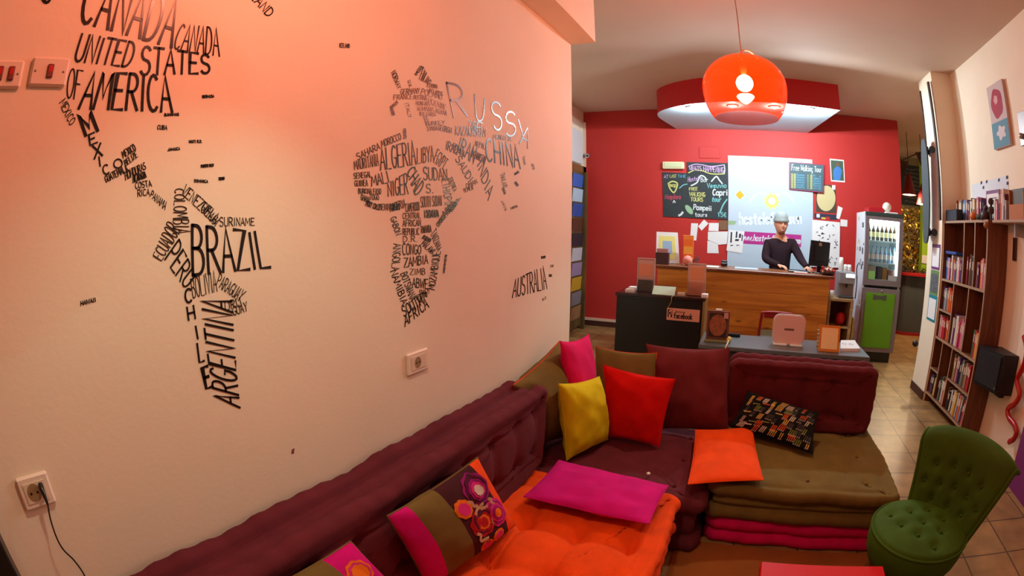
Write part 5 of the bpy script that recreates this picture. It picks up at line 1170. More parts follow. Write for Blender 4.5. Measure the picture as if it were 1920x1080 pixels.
    part('beard_stubble', MB().grid([[hp(-.95+1.9*j/24, -1.05+.16*i, 1.006) for j in range(25)] for i in range(3)]), mat('stubble', (150, 98, 74), .8), t)
man()

# ================================================================== DRINKS FRIDGE
fy, fb = 6.42, 6.98; fx0, fx1, fz = 1.70, 2.275, 1.925
t = thing('drinks_fridge', 'tall drinks fridge with glass upper door and green lower door', 'fridge', ((fx0+fx1)/2, 6.7, 0))
FW = mat('fridge_white', (214, 220, 226), .4); FG = mat('fridge_grey', (128, 116, 120), .35, .2); GRN = mat('fridge_green', (96, 160, 10), .35); IN = mat('fridge_inside', (222, 232, 230), .5)
zs, zl = 1.03, 0.14
part('body', MB().box(fx0, fx0+.03, fy+.045, fb, zl, fz-.06).box(fx1-.03, fx1, fy+.045, fb, zl, fz-.06).box(fx0+.03, fx1-.03, fb-.03, fb, zl, fz-.06).box(fx0, fx1, fy+.045, fb, fz-.06, fz), FW, t)
part('inner_lining', MB().box(fx0+.03, fx1-.03, fb-.05, fb-.03, zs, fz-.06).box(fx0+.031, fx0+.045, fy+.06, fb-.05, zs, fz-.06).box(fx1-.045, fx1-.031, fy+.06, fb-.05, zs, fz-.06).box(fx0+.03, fx1-.03, fy+.06, fb-.05, zs-.03, zs), IN, t)
part('header', MB().box(fx0+.0, fx1, fy, fy+.045, fz-.05, fz, 0, .004), mat('header_dark', (46, 62, 58), .4), t, 'dark header strip')
dz0, dz1 = 1.0, fz-.052
m = MB().box(fx0+.0, fx0+.055, fy, fy+.04, dz0, dz1).box(fx1-.06, fx1, fy, fy+.04, dz0, dz1).box(fx0+.055, fx1-.06, fy, fy+.04, dz0, dz0+.07).box(fx0+.055, fx1-.06, fy, fy+.04, dz1-.045, dz1)
d = part('glass_door', m, FG, t); part('pane', MB().box(fx0+.055, fx1-.06, fy+.015, fy+.02, dz0+.07, dz1-.045), tinted('fridge_glass', (.93, .97, .97, 1), .15, .02), d)
ld = part('lower_door', MB().box(fx0, fx1, fy, fy+.045, zl, .965, 0, .004), FG, t); part('green_panel', MB().box(fx0+.055, fx1-.07, fy-.006, fy, zl+.06, .905, 0, .003), GRN, ld, 'green panel')
part('bow_tie_mark', MB().prism([Vector((fx0+.055+u*.395, fy-.0062, .80+v*.10)) for u, v in ((.28, .9), (.46, .75), (.60, .75), (.80, .9), (.78, .1), (.70, .2), (.60, .3), (.46, .3), (.36, .15), (.27, .25))], (0, -1, 0), .002), mat('mark_grey', (80, 84, 70), .5), t, 'dark grey emblem')
part('lock', MB().ball(((fx0+fx1)/2, fy-.004, .935), .013, 12), STEEL, t)
part('plinth', MB().box(fx0+.03, fx1-.03, fy+.05, fb, 0.0, zl), BLK, t)
SH = [1.075, 1.29, 1.57]
for z in SH: part('shelf', MB().box(fx0+.05, fx1-.05, fy+.075, fb-.055, z-.012, z), mat('shelf_white', (226, 238, 236), .4), t)
part('light_box', MB().box(fx0+.07, fx1-.08, fy+.10, fy+.16, fz-.135, fz-.065, 0, .01), glow('fridge_tube', (226, 246, 255), 26.0), t, 'glowing interior light')
part('light_strip', MB().box(fx1-.075, fx1-.055, fy+.07, fy+.085, zs+.1, fz-.16), glow('fridge_strip', (226, 246, 255), 16.0), t)
m = MB(); rnd = random.Random(21)
for i in range(14):
    yy, z = rnd.uniform(fy+.08, fb-.08), rnd.uniform(.5, 1.86); s_ = rnd.uniform(.02, .05); m.prism([(fx0, yy-s_, z-s_*.7), (fx0, yy-s_*.8, z+s_*.7), (fx0, yy+s_, z+s_*.6), (fx0, yy+s_*.9, z-s_*.8)], (-1, 0, 0), .0015, rnd.choice([0, 0, 1]))
o = part('side_stickers', m, [mat('sticker_ink', (70, 72, 84), .6), mat('sticker_sand', (190, 170, 130), .6)], t); o['kind'] = 'stuff'
# bottles and packs in the fridge
AMBER = mat('amber_glass', (72, 44, 18), .15); BLUEB = mat('water_bottle', (150, 180, 206), .2); CAP = mat('bottle_cap', (196, 180, 90), .4); LAB = mat('bottle_label', (226, 214, 150), .6); CAPB = mat('water_cap', (90, 130, 190), .4)
ORD = ['first', 'second', 'third', 'fourth', 'fifth', 'sixth', 'seventh', 'eighth', 'ninth', 'tenth', 'eleventh', 'twelfth', 'thirteenth', 'fourteenth', 'fifteenth', 'sixteenth']
def bottle(x, y, z, h, r, glass, cap, label, grp, i, text):
    t = thing('bottle', text, 'bottle', (x, y, z), grp)
    part('glass', MB().lathe([(.0005, 0), (r, 0), (r, h*.58), (r*.45, h*.75), (r*.38, h*.95), (.0005, h*.95)], (x, y, z), 16), glass, t)
    part('cap', MB().lathe([(r*.46, h*.93), (r*.46, h), (.0005, h)], (x, y, z), 12), cap, t)
    part('label', MB().lathe([(r*1.02, h*.2), (r*1.02, h*.5)], (x, y, z), 16), label, t)
for i in range(7): bottle(fx0+.085+i*.066, fy+.13, SH[2], .215, .028, AMBER, CAP, LAB, 'beer bottles on the fridge top shelf', i, f'amber bottle {ORD[i]} from the left on the top fridge shelf')
for i in range(7): bottle(fx0+.085+i*.066, fy+.13, SH[1], .205, .029, BLUEB, CAPB, WHITE, 'water bottles on the fridge middle shelf', i, f'clear blue bottle {ORD[i]} from the left on the middle fridge shelf')
for i, (w_, h_, c, nm) in enumerate(((.13, .17, (186, 190, 186), 'pale grey carton'), (.07, .16, (60, 60, 80), 'dark blue carton'), (.075, .15, (150, 106, 40), 'tan carton'), (.10, .13, (110, 70, 60), 'brown carton'))):
    x = fx0+.06+[0, .17, .245, .33][i]; solo('drink_carton', MB().box(x, x+w_, fy+.09, fy+.2, SH[0], SH[0]+h_, 0, .004), mat('carton%d' % i, c, .5), nm+' on the lowest shelf of the drinks fridge', 'carton', 'cartons in the fridge')
solo('door_note', MB().box(fx0+.065, fx0+.17, fy+.009, fy+.0135, dz0+.075, dz0+.18), mat('note_green', (130, 190, 100), .6), 'green note stuck low on the fridge glass', 'note')
solo('door_note', MB().box(fx1-.2, fx1-.07, fy+.009, fy+.0135, dz0+.075, dz0+.14), mat('note_grey', (170, 176, 176), .6), 'grey price note low on the right of the fridge glass', 'note')
solo('red_tray', MB().box(fx0+.06, fx0+.30, fy+.1, fy+.35, fz, fz+.065, 0, .01), mat('tray_red', (170, 14, 30), .4), 'flat red box on top of the drinks fridge', 'box')
solo('white_ball', MB().ball((fx0+.36, fy+.15, fz+.065+.02), .065, 18), mat('ball_white', (226, 220, 206), .5), 'white ball with marks on the fridge top', 'ball')
solo('paper_bundle', MB().box(fx0+.31, fx0+.50, fy+.03, fy+.26, fz, fz+.02, 0, .004), PAPER, 'white paper bundle under the ball on the fridge', 'papers')

# ---- coffee corner between counter and fridge
y = 6.2; a = P(1550, 560, 'y', y); b = P(1601, 562, 'y', y); sx0, sx1, sz = 1.18, b.x, b.z
t = thing('side_shelf', 'open wooden shelf unit between the counter and the fridge', 'shelf', ((sx0+sx1)/2, 6.4, 0))
BW = wood('birch', (150, 120, 78), (188, 158, 110), 2, 'X')
part('top_board', MB().box(sx0, sx1, y, 6.62, sz-.035, sz, 0, .003), BW, t); part('upright', MB().box(sx1-.04, sx1, y, 6.62, 0, sz-.035), BW, t); part('upright', MB().box(sx0, sx0+.03, y, 6.62, 0, sz-.035), BW, t); zm = P(1585, 614, 'y', y).z; part('middle_shelf', MB().box(sx0+.03, sx1-.04, y+.02, 6.62, zm-.02, zm), BW, t)
part('back_board', MB().box(sx0+.03, sx1-.04, 6.605, 6.62, 0.02, sz-.035), mat('shaded_red_wall', (84, 14, 26), .5), t)  # added sheet in the dark tone of the shaded red wall behind
solo('leaning_plank', MB().prism([(sx1+.012, y-.01, 0), (sx1+.035, y-.01, 0), (sx1+.035, y-.01, zm+.12), (sx1+.012, y-.01, zm+.12)], (0, 1, 0), .22), wood('plank_yellow', (150, 116, 30), (186, 150, 56), 2, 'Z'), 'yellowish plank standing between the shelf unit and fridge', 'plank')
p_ = P(1576, 600, 'y', y+.12); solo('red_bag', MB().ball((p_.x, y+.14, zm+.085), .085, 16, 0, (.8, .8, 1)), mat('bag_red', (190, 10, 26), .5), 'bright red bundle on the middle board of the shelf unit', 'bag')
solo('white_mug', MB().lathe([(.0005, 0), (.034, 0), (.042, .02), (.045, .085), (.040, .085), (.036, .02), (.0005, .012)], (P(1558, 545, 'y', y+.1).x, y+.1, sz), 24), WHITE, 'white mug at the left end of the shelf unit', 'mug')
mx0, mx1 = P(1572, 550, 'y', y+.05).x, P(1602, 550, 'y', y+.05).x; mz = P(1585, 510, 'y', y+.05).z
t = thing('coffee_machine', 'grey coffee machine on the wooden shelf unit', 'coffee machine', ((mx0+mx1)/2, y+.2, sz))
CM = mat('machine_grey', (140, 140, 142), .35)
part('housing', MB().box(mx0, mx1, y+.12, y+.36, sz, mz, 0, .01), CM, t); part('upper_front', MB().box(mx0+.005, mx1-.005, y+.05, y+.12, sz+(mz-sz)*.55, mz-.005, 0, .008), CM, t); part('drip_tray', MB().box(mx0+.01, mx1-.01, y+.04, y+.12, sz, sz+.03, 0, .004), mat('tray_dark', (60, 60, 62), .4), t)
part('display', MB().box(mx0+.09, mx1-.012, y+.044, y+.05, mz-.065, mz-.02, 0, .002), glow('display_glow', (206, 230, 255), 2.5), t, 'lit display'); part('spout', MB().lathe([(.014, 0), (.014, .05)], ((mx0+mx1)/2, y+.085, sz+(mz-sz)*.42), 12), BLK, t)
for i, (px, h_) in enumerate(((1577, .17), (1585.5, .085), (1593, .085))):
    x = P(px, 505, 'y', y+.2).x; m = MB(); m.lathe([(.0005, 0), (.036, 0), (.026, h_), (.0005, h_)], (x, y+.22, mz), 20)
    for k in range(int(h_/.02)): m.lathe([(.037-.01*k*.02/h_, .018*k), (.039-.01*k*.02/h_, .018*k+.004), (.036-.01*k*.02/h_, .018*k+.008)], (x, y+.22, mz), 20)
    solo('cup_stack', m, WHITE, ['tall stack of white cups', 'short middle stack of white cups', 'short right-hand stack of white cups'][i]+' on the coffee machine', 'cups', 'cup stacks on the coffee machine')
solo('black_hose', MB().tube(bezier([(mx1+.03, y+.1, sz), (mx1+.035, y+.1, sz+.2), (mx1+.02, y+.1, mz+.05), (mx1+.045, y+.1, mz+.12)], 8), .007, 8), BLK, 'thin black hose standing beside the coffee machine', 'hose')

# ================================================================== BOOKCASE AND RIGHT WALL
bxf, yN, yF, bt = 2.25, 3.84, 4.915, 1.82
t = thing('bookcase', 'brown wooden bookcase full of paperbacks against the right wall', 'bookcase', (2.375, (yN+yF)/2, 0))
BC = wood('bookcase_veneer', (92, 50, 26), (126, 76, 44), 2.4, 'Z', .5); EDGE = mat('bookcase_edge', (166, 134, 104), .5)
xb = RWX-.004
def bcpart(name, y0, y1, z0, z1): 
    part(name, MB().box(bxf+.003, xb, y0, y1, z0, z1).box(bxf, bxf+.003, y0, y1, z0, z1, 1), [BC, EDGE], t)
bcpart('side_panel', yN, yN+.02, .0, bt); bcpart('side_panel', yF-.02, yF, 0, bt); bcpart('top_board', yN+.02, yF-.02, bt-.022, bt)
bcpart('shelf', yN+.02, yF-.02, 1.235, 1.257); bcpart('shelf', yN+.02, yF-.02, .66, .682); bcpart('bottom_board', yN+.02, yF-.02, .085, .107)
bcpart('divider', 4.355, 4.373, 1.257, bt-.022); bcpart('divider', 4.105, 4.123, 1.257, bt-.022)
bcpart('divider', 4.545, 4.563, .682, 1.235); bcpart('divider', 4.175, 4.193, .682, 1.235); bcpart('shelf', 4.563, yF-.02, .94, .958)
bcpart('divider', 4.66, 4.678, .107, .66); bcpart('divider', 4.39, 4.408, .107, .66); bcpart('shelf', 4.678, yF-.02, .345, .363); bcpart('shelf', yN+.02, 4.39, .37, .388)
part('back_board', MB().box(xb-.012, xb-.002, yN+.02, yF-.02, .107, bt-.022), BC, t)
BCOL = dict(blue=(44, 74, 140), lightblue=(90, 140, 190), white=(206, 198, 186), pink=(206, 120, 130), maroon=(96, 22, 36), orange=(214, 96, 30), brown=(100, 66, 40), red=(178, 24, 26), darkred=(120, 16, 24), grey=(120, 116, 110), green=(60, 96, 56),
            black=(26, 24, 26), purple=(84, 40, 90), yellow=(206, 160, 50), magenta=(190, 30, 110), rose=(190, 130, 126), cream=(214, 190, 150), teal=(40, 130, 140), tan=(160, 126, 84), olive=(110, 104, 60), silver=(150, 150, 156))
CN = dict(lightblue='light blue', darkred='dark red')
def book(x0, x1, y0, y1, z, h, colr, label, grp, lean=0.0):
    m = MB(); c = mat('book_'+colr, BCOL[colr], .55)
    th = y1-y0; k = min(.003, th*.18)
    m.box(x0, x1, y0, y0+k, z, z+h).box(x0, x1, y1-k, y1, z, z+h).box(x0, x0+k, y0+k, y1-k, z, z+h).box(x0+k, x1-.004, y0+k, y1-k, z+.003, z+h-.004, 1)
    if th > .018: m.box(x0-.0006, x0, y0+th*.25, y1-th*.25, z+h*.55, z+h*.85, 2)
    for v in m.v: v.y += lean*(v.z-z)
    solo('book', m, [c, PAPER, mat('book_title', (220, 206, 180), .6)], label, 'book', grp)
rnd = random.Random(31)
def books(z, ystart, yend, cols, hmin, hmax, where, grp, x0=2.27, depth=.15):
    y = ystart; n = len(cols); w0 = (ystart-yend)/n
    ths = [w0*rnd.uniform(.72, 1.0) for _ in cols]; extra = (ystart-yend-sum(ths))/n; seen = {}
    for i, (c, th) in enumerate(zip(cols, ths)):
        h = rnd.uniform(hmin, hmax); gap = min(extra, .004); d = depth*rnd.uniform(.9, 1.05)
        size = 'tall' if h > hmin+(hmax-hmin)*.66 else 'short' if h < hmin+(hmax-hmin)*.33 else 'mid-height'
        nm = CN.get(c, c)
        place = 'leftmost' if i == 0 else 'rightmost' if i == n-1 else f'{ORD[i]} from the left'
        book(x0+rnd.uniform(0, .02), x0+d, y-th, y, z, h, c, f'{size} {nm} book, {place} {where}', grp); y -= th+gap
books(1.257, 4.885, 4.38, ['blue', 'blue', 'lightblue', 'pink', 'maroon', 'white', 'orange', 'blue', 'brown', 'white', 'pink', 'purple', 'silver'], .19, .24, 'in the wide left bay', 'paperbacks on the second shelf')
books(1.257, 4.345, 4.13, ['red', 'darkred', 'brown', 'brown', 'grey', 'black', 'green'], .21, .27, 'in the middle bay of the second shelf', 'paperbacks on the second shelf')
books(1.257, 4.098, 3.866, ['white', 'purple', 'orange', 'cream', 'pink', 'rose', 'purple'], .19, .25, 'in the right bay of the second shelf', 'paperbacks on the second shelf')
solo('book', MB().box(2.275, 2.41, 4.60, 4.88, 1.502, 1.53, 0, .003), mat('book_blue', BCOL['blue'], .55), 'dark blue book lying flat across the wide left bay', 'book', 'paperbacks on the second shelf')
books(.958, 4.885, 4.575, ['purple', 'grey', 'silver', 'grey', 'orange', 'red', 'orange', 'orange'], .19, .24, 'in the upper left cubby', 'paperbacks in the left cubbies')
books(.682, 4.885, 4.60, ['rose', 'pink', 'red', 'red', 'darkred', 'orange', 'grey'], .19, .23, 'in the lower left cubby', 'paperbacks in the left cubbies')
books(.682, 4.535, 4.215, ['white', 'purple', 'cream', 'white', 'pink', 'magenta', 'pink', 'rose'], .22, .29, 'in the tall middle bay', 'paperbacks in the tall bays')
books(.682, 4.03, 3.866, ['green', 'magenta', 'red', 'yellow', 'orange'], .19, .24, 'in the tall right bay', 'paperbacks in the tall bays')
books(.388, 4.375, 3.90, ['olive', 'tan', 'rose', 'purple', 'black', 'grey', 'brown', 'tan', 'maroon', 'red'], .18, .24, 'in the low right bay', 'paperbacks in the lower bays')
books(.107, 4.885, 4.69, ['purple', 'purple', 'black', 'green', 'yellow', 'orange'], .17, .21, 'in the small bottom left bay', 'paperbacks on the bottom board')
books(.107, 4.645, 4.42, ['black', 'grey', 'green', 'white', 'red', 'cream'], .20, .25, 'in the bottom middle bay', 'paperbacks on the bottom board')
books(.107, 4.375, 3.87, ['brown', 'black', 'white', 'black', 'cream', 'yellow', 'white', 'blue', 'orange', 'silver', 'purple', 'red'], .17, .23, 'in the bottom right bay', 'paperbacks on the bottom board')
books(bt, 4.80, 4.14, ['brown', 'orange', 'cream', 'grey', 'silver', 'lightblue', 'white', 'purple', 'maroon', 'white', 'black', 'cream', 'cream', 'grey', 'pink', 'purple'], .18, .215, 'on top of the bookcase', 'paperbacks on the bookcase top', 2.36, .13)
p0 = P(1769, 408, 'x', 2.27); solo('black_box', MB().box(2.26, 2.345, 4.58, 4.88, bt, bt+.11, 0, .006), mat('box_navy', (22, 26, 44), .4), 'small navy-black box at the left end of the bookcase top', 'box')
p0 = P(1825, 402, 'x', 2.31); t = thing('gourd', 'small orange gourd on the bookcase top', 'gourd', (2.31, p0.y, bt)); part('flesh', MB().ball((2.31, p0.y, bt+.04), .042, 16, 0, (1, 1.1, .95)), mat('gourd_orange', (206, 110, 30), .5), t); part('stem', MB().tube([(2.31, p0.y, bt+.075), (2.315, p0.y-.006, bt+.1)], .006, 6), mat('stem_green', (80, 90, 40), .7), t)
solo('green_leaf', MB().ball((2.33, p0.y-.10, bt+.03), .05, 12, 0, (.7, 1, .6)), mat('leaf_dark', (44, 56, 26), .7), 'dark green clump right of the orange gourd', 'plant')
fa, fb2 = 4.08, 3.80; t = thing('notice_frame', 'purple-framed white notice standing on the bookcase top', 'picture frame', (2.375, (fa+fb2)/2, bt))
part('frame', MB().box(2.37, 2.385, fb2, fa, bt, bt+.255, 0, .003), mat('frame_purple', (110, 36, 100), .45), t); part('notice', MB().box(2.367, 2.37, fb2+.022, fa-.02, bt+.02, bt+.225), PAPER, t)
m = MB()
for i in range(6): m.box(2.3662, 2.3671, fb2+.05, fa-.05-.03*(i % 2), bt+.06+.025*i, bt+.066+.025*i)
part('print', m, MATS['ink_dark'], t)
fy_ = P(1848, 400, 'x', 2.29).y; t = thing('figurine', 'small dark figurine with a raised arm before the purple notice', 'figurine', (2.29, fy_, bt)); FB = mat('figurine_bronze', (58, 40, 34), .5)
part('torso', MB().lathe([(.0005, 0), (.055, 0), (.05, .05), (.03, .08), (.0005, .085)], (2.29, fy_, bt), 16), FB, t); part('raised_arm', MB().tube([(2.29, fy_+.02, bt+.07), (2.288, fy_+.035, bt+.11), (2.29, fy_+.045, bt+.145)], [.014, .012, .008], 8), FB, t); part('head', MB().ball((2.29, fy_-.01, bt+.1), .024, 12), FB, t)
solo('twig_bundle', MB().tube(bezier([(2.30, 3.86, bt), (2.31, 3.875, bt+.1), (2.3, 3.86, bt+.17)], 6), .012, 8).ball((2.30, 3.862, bt+.15), .03, 10).ball((2.31, 3.875, bt+.08), .035, 10), mat('twig_brown', (70, 52, 44), .8), 'dark brown dried bundle at the right end of the bookcase top', 'dried plant')
solo('wooden_ball', MB().ball((2.235, 3.85, 1.775), .028, 14), mat('ball_wood', (150, 96, 50), .5), 'wooden ball hanging on the front corner of the bookcase', 'ball')
# wall shelf with folders, right of the bookcase
t = thing('wall_shelf', 'short wall shelf continuing right of the bookcase top', 'shelf', (2.4, 3.55, 1.79)); part('board', MB().box(2.29, RWX, 3.24, 3.825, 1.797, bt, 0, .003), EDGE, t); part('bracket', MB().box(2.36, RWX, 3.5, 3.515, 1.70, 1.797), STEEL, t)
for i, (c, y1_, th, h, nm) in enumerate((('white', 3.82, .02, .17, 'narrow white folder'), ('pink', 3.79, .03, .15, 'pale pink folder'), ('purple', 3.735, .022, .235, 'dark purple folder'), ('orange', 3.70, .03, .235, 'bright orange folder'), ('white', 3.665, .02, .24, 'tall white folder'), ('maroon', 3.64, .02, .20, 'maroon folder'), ('silver', 3.612, .02, .15, 'grey folder'))):
    book(2.31, 2.46, y1_-th, y1_, bt, h, c, f'{nm} on the short wall shelf beside the bookcase', 'folders on the wall shelf', -.06)
t = thing('magazine_file', 'tan cardboard magazine file at the end of the wall shelf', 'magazine file', (2.39, 3.36, bt)); KR = mat('kraft_card', (176, 106, 44), .7)
part('case', MB().box(2.295, 2.47, 3.26, 3.268, bt, bt+.19).box(2.295, 2.47, 3.50, 3.508, bt, bt+.22).box(2.462, 2.47, 3.268, 3.5, bt, bt+.2).box(2.295, 2.303, 3.268, 3.5, bt, bt+.11).box(2.303, 2.462, 3.268, 3.5, bt, bt+.006), KR, t); part('magazines', MB().box(2.32, 2.455, 3.29, 3.49, bt+.007, bt+.225), mat('mag_grey', (96, 92, 80), .6), t)
solo('wall_switch', MB().box(RWX-.02, RWX, 3.66, 3.72, 1.52, 1.70, 0, .004), mat('switch_brown', (60, 34, 24), .4), 'dark brown narrow box on the wall beside the bookcase side', 'wall box')
# white paper strip with marks
q = [P(x, y, 'x', RWX) for x, y in ((1822, 347), (1889, 329), (1893, 385), (1826, 395))]
t = thing('paper_banner', 'white taped paper on the right wall above the bookcase books', 'paper', (RWX-.002, q[0].y-.3, q[3].z)); part('sheet', MB().prism([Vector((RWX, p.y, p.z)) for p in q], (-1, 0, 0), .003), mat('paper_cool', (214, 220, 226), .7), t)
for px, py in ((1840, 343), (1850, 341), (1873, 338), (1888, 333), (1889, 344), (1844, 352)):
    c_ = P(px, py, 'x', RWX-.0032); part('dark_mark', MB().prism([c_+Vector((0, .02, -.012)), c_+Vector((0, -.018, -.01)), c_+Vector((0, -.02, .016)), c_+Vector((0, .016, .014))], (-1, 0, 0), .001), MATS['ink_dark'], t)
# canvas
q = [P(x, y, 'x', RWX) for x, y in ((1853, 165), (1882, 152), (1902, 272), (1870, 281))]; y0, y1, z0, z1 = (q[1].y+q[2].y)/2, (q[0].y+q[3].y)/2, (q[2].z+q[3].z)/2, (q[0].z+q[1].z)/2
t = thing('canvas_picture', 'tall canvas picture, red flower over teal, high on the right wall', 'picture', (RWX-.02, (y0+y1)/2, z0))
xf = RWX-.036; part('canvas', MB().box(xf, RWX, y0, y1, z0, z1, 0, .003), mat('canvas_pale', (196, 176, 170), .7), t); part('teal_ground', MB().box(xf-.001, xf, y0+.004, y1-.004, z0+.004, z0+(z1-z0)*.40), mat('teal_paint', (84, 136, 154), .7), t)
yc, w_, h_ = (y0+y1)/2, y1-y0, z1-z0
def blob(cy, cz, ry, rz, n, k, x): return [Vector((x, cy+ry*(1+k*math.cos(a*5))*math.cos(a), cz+rz*(1+k*math.cos(a*5))*math.sin(a))) for a in (2*PI*i/n for i in range(n))]
part('red_flower', MB().prism(blob(yc, z0+h_*.68, w_*.34, h_*.23, 40, .05, xf-.001), (-1, 0, 0), .001), mat('flower_red', (160, 20, 50), .7), t); part('flower_heart', MB().prism(blob(yc+.01, z0+h_*.74, w_*.12, h_*.07, 24, .1, xf-.0021), (-1, 0, 0), .001), mat('flower_pink', (206, 150, 150), .7), t)
part('white_swirl', MB().prism(blob(yc-.02, z0+h_*.22, w_*.24, h_*.10, 40, .22, xf-.0021), (-1, 0, 0), .001), mat('swirl_white', (206, 196, 196), .7), t)
t = thing('metal_plate', 'grey metal plate with a knob at the right picture edge', 'metal plate', (RWX-.01, 3.35, 2.42)); part('plate', MB().box(RWX-.012, RWX, 3.2, 3.52, 2.40, 2.66, 0, .003), mat('plate_grey', (150, 138, 136), .4, .3), t); part('knob', MB().ball((RWX-.03, 3.47, 2.47), .025, 14), STEEL, t)
# longboard and strips on the pillar
PX = 2.235
t = thing('longboard', 'dark grey longboard hung upright on the pillar', 'skateboard', (PX-.1, 5.2, 1.62))
c0, c1 = P(1736, 262, 'x', PX-.10), P(1750, 452, 'x', PX-.10); zt, zb = c0.z+.02, c1.z-.03; ym = 5.17
out = []
for i in range(40):
    a = 2*PI*i/40; s_ = math.sin(a); out.append(Vector((PX-.10, ym+.11*math.copysign(abs(math.cos(a))**.6, math.cos(a)), (zt+zb)/2+(zt-zb)/2*math.copysign(abs(s_)**.85, s_))))
part('deck', MB().prism(out, (-1, 0, 0), .013), mat('grip_grey', (66, 74, 78), .8), t); part('deck_edge', MB().prism([p+Vector((.0005, 0, 0)) for p in out], (1, 0, 0), .004), mat('deck_violet', (70, 60, 120), .4), t)
for z in (zt-.12, zb+.12):
    part('truck', MB().box(PX-.095, PX-.055, ym-.03, ym+.03, z-.04, z+.04, 0, .006).tube([(PX-.045, ym-.10, z), (PX-.045, ym+.10, z)], .011, 8), mat('truck_dark', (40, 42, 46), .4, .5), t)
    for s in (-1, 1): part('wheel', MB().tube([(PX-.038, ym+s*.075, z), (PX-.038, ym+s*.112, z)], .036, 20), mat('wheel_black', (20, 22, 24), .5), t)
solo('dark_strip', MB().box(PX-.016, PX, 5.315, 5.34, 1.7, 3.26, 0, .003), mat('strip_wood', (56, 28, 22), .5), 'thin dark strip on the far edge of the pillar', 'strip')
solo('dark_strip', MB().prism([(PX-.045, 4.985, 3.26), (PX-.045, 4.945, 3.26), (PX-.045, 4.885, 1.823), (PX-.045, 4.925, 1.823)], (1, 0, 0), .02), MATS['strip_wood'], 'thick dark pole leaning from the bookcase top up the pillar', 'pole')
def pil(name, label, y0, y1, z0, z1, colr, pic=None):
    t = thing(name, label, 'notice', (PX, (y0+y1)/2, z0)); part('border', MB().box(PX-.004, PX, y0, y1, z0, z1), mat(name+'_border', colr, .6), t)
    part('sheet', MB().box(PX-.006, PX-.004, y0+.02, y1-.02, z0+.025, z1-.035), mat(name+'_sheet', pic, .7, var=.5 if sum(pic) < 400 else 0, vscale=40) if pic else PAPER, t)
pil('purple_notice', 'white notice with a purple edge, highest on the pillar beside the bookcase', 4.95, 5.2, 1.33, 1.585, (110, 50, 120)); pil('green_poster', 'green-edged poster with a dark picture, middle of the pillar notices', 4.95, 5.2, 1.07, 1.32, (100, 140, 80), (90, 92, 100)); pil('teal_notice', 'white notice with teal bands, lowest on the pillar', 4.94, 5.2, .80, 1.065, (20, 130, 150))
struct('baseboard_pillar', MB().box(PX-.014, PX, 4.92, 5.36, 0, .085), MATS['dark_skirting'])
hz = P(1716, 642, 'x', PX-.05); solo('door_stop', MB().ball((PX-.03, 5.40, .49), .04, 12).tube([(PX-.03, 5.40, .49), (PX+.02, 5.39, .49)], .015, 8), BLK, 'black knob sticking out at the low edge of the pillar', 'knob')
# speaker, red wavy hook, purple board
A_, B_, C_, D_ = Vector((2.325, 3.44, 0)), Vector((2.495, 3.42, 0)), Vector((2.495, 3.76, 0)), Vector((2.25, 3.80, 0))
t = thing('loudspeaker', 'black loudspeaker on the right wall beside the bookcase', 'speaker', (2.4, 3.6, .515)); up_ = lambda z: [p+Vector((0, 0, z)) for p in (A_, B_, C_, D_)]
part('cabinet', MB().prism(up_(.515), Z, .31), mat('speaker_black', (16, 14, 16), .5), t); lf = (A_-D_).normalized(); nf_ = Vector((lf.y, -lf.x, 0)); nf_ = nf_ if nf_.x < 0 else -nf_
part('grille', MB().prism([D_+lf*.02+Vector((0, 0, .54)), A_-lf*.02+Vector((0, 0, .54)), A_-lf*.02+Vector((0, 0, .80)), D_+lf*.02+Vector((0, 0, .80))], nf_, .012), mat('grille_black', (24, 22, 24), .9), t); part('power_lamp', MB().ball(A_-lf*.03+nf_*.012+Vector((0, 0, .56)), .008, 8), STEEL, t); part('wall_bracket', MB().box(2.44, RWX, 3.55, 3.65, .46, .515), BLK, t)
pp = [P(x, y, 'x', 2.44) for x, y in ((1893, 828), (1901, 823), (1906, 810), (1902, 796), (1892, 783), (1890, 767), (1903, 757), (1912, 740), (1907, 713), (1914, 697), (1921, 680), (1925, 655), (1920, 630))]
t = thing('wavy_hook', 'red wavy rod on the right wall below the loudspeaker', 'wall hook', (2.44, pp[0].y, pp[0].z)); part('rod', MB().tube(bezier(pp, 6), .024, 14).ball(pp[0], .024, 12), mat('red_lacquer', (170, 16, 18), .3), t); part('fixing', MB().tube([pp[9], Vector((RWX, pp[9].y, pp[9].z))], .012, 8), STEEL, t)
solo('purple_board', MB().prism([(2.395, 2.93, 0), (2.385, 2.1, 0), (2.455, 2.1, .40), (2.465, 3.06, .40)], (1, 0, 0), .03), mat('purple_foam', (110, 20, 92), .7), 'purple board leaning on the right wall behind the green chair', 'board')

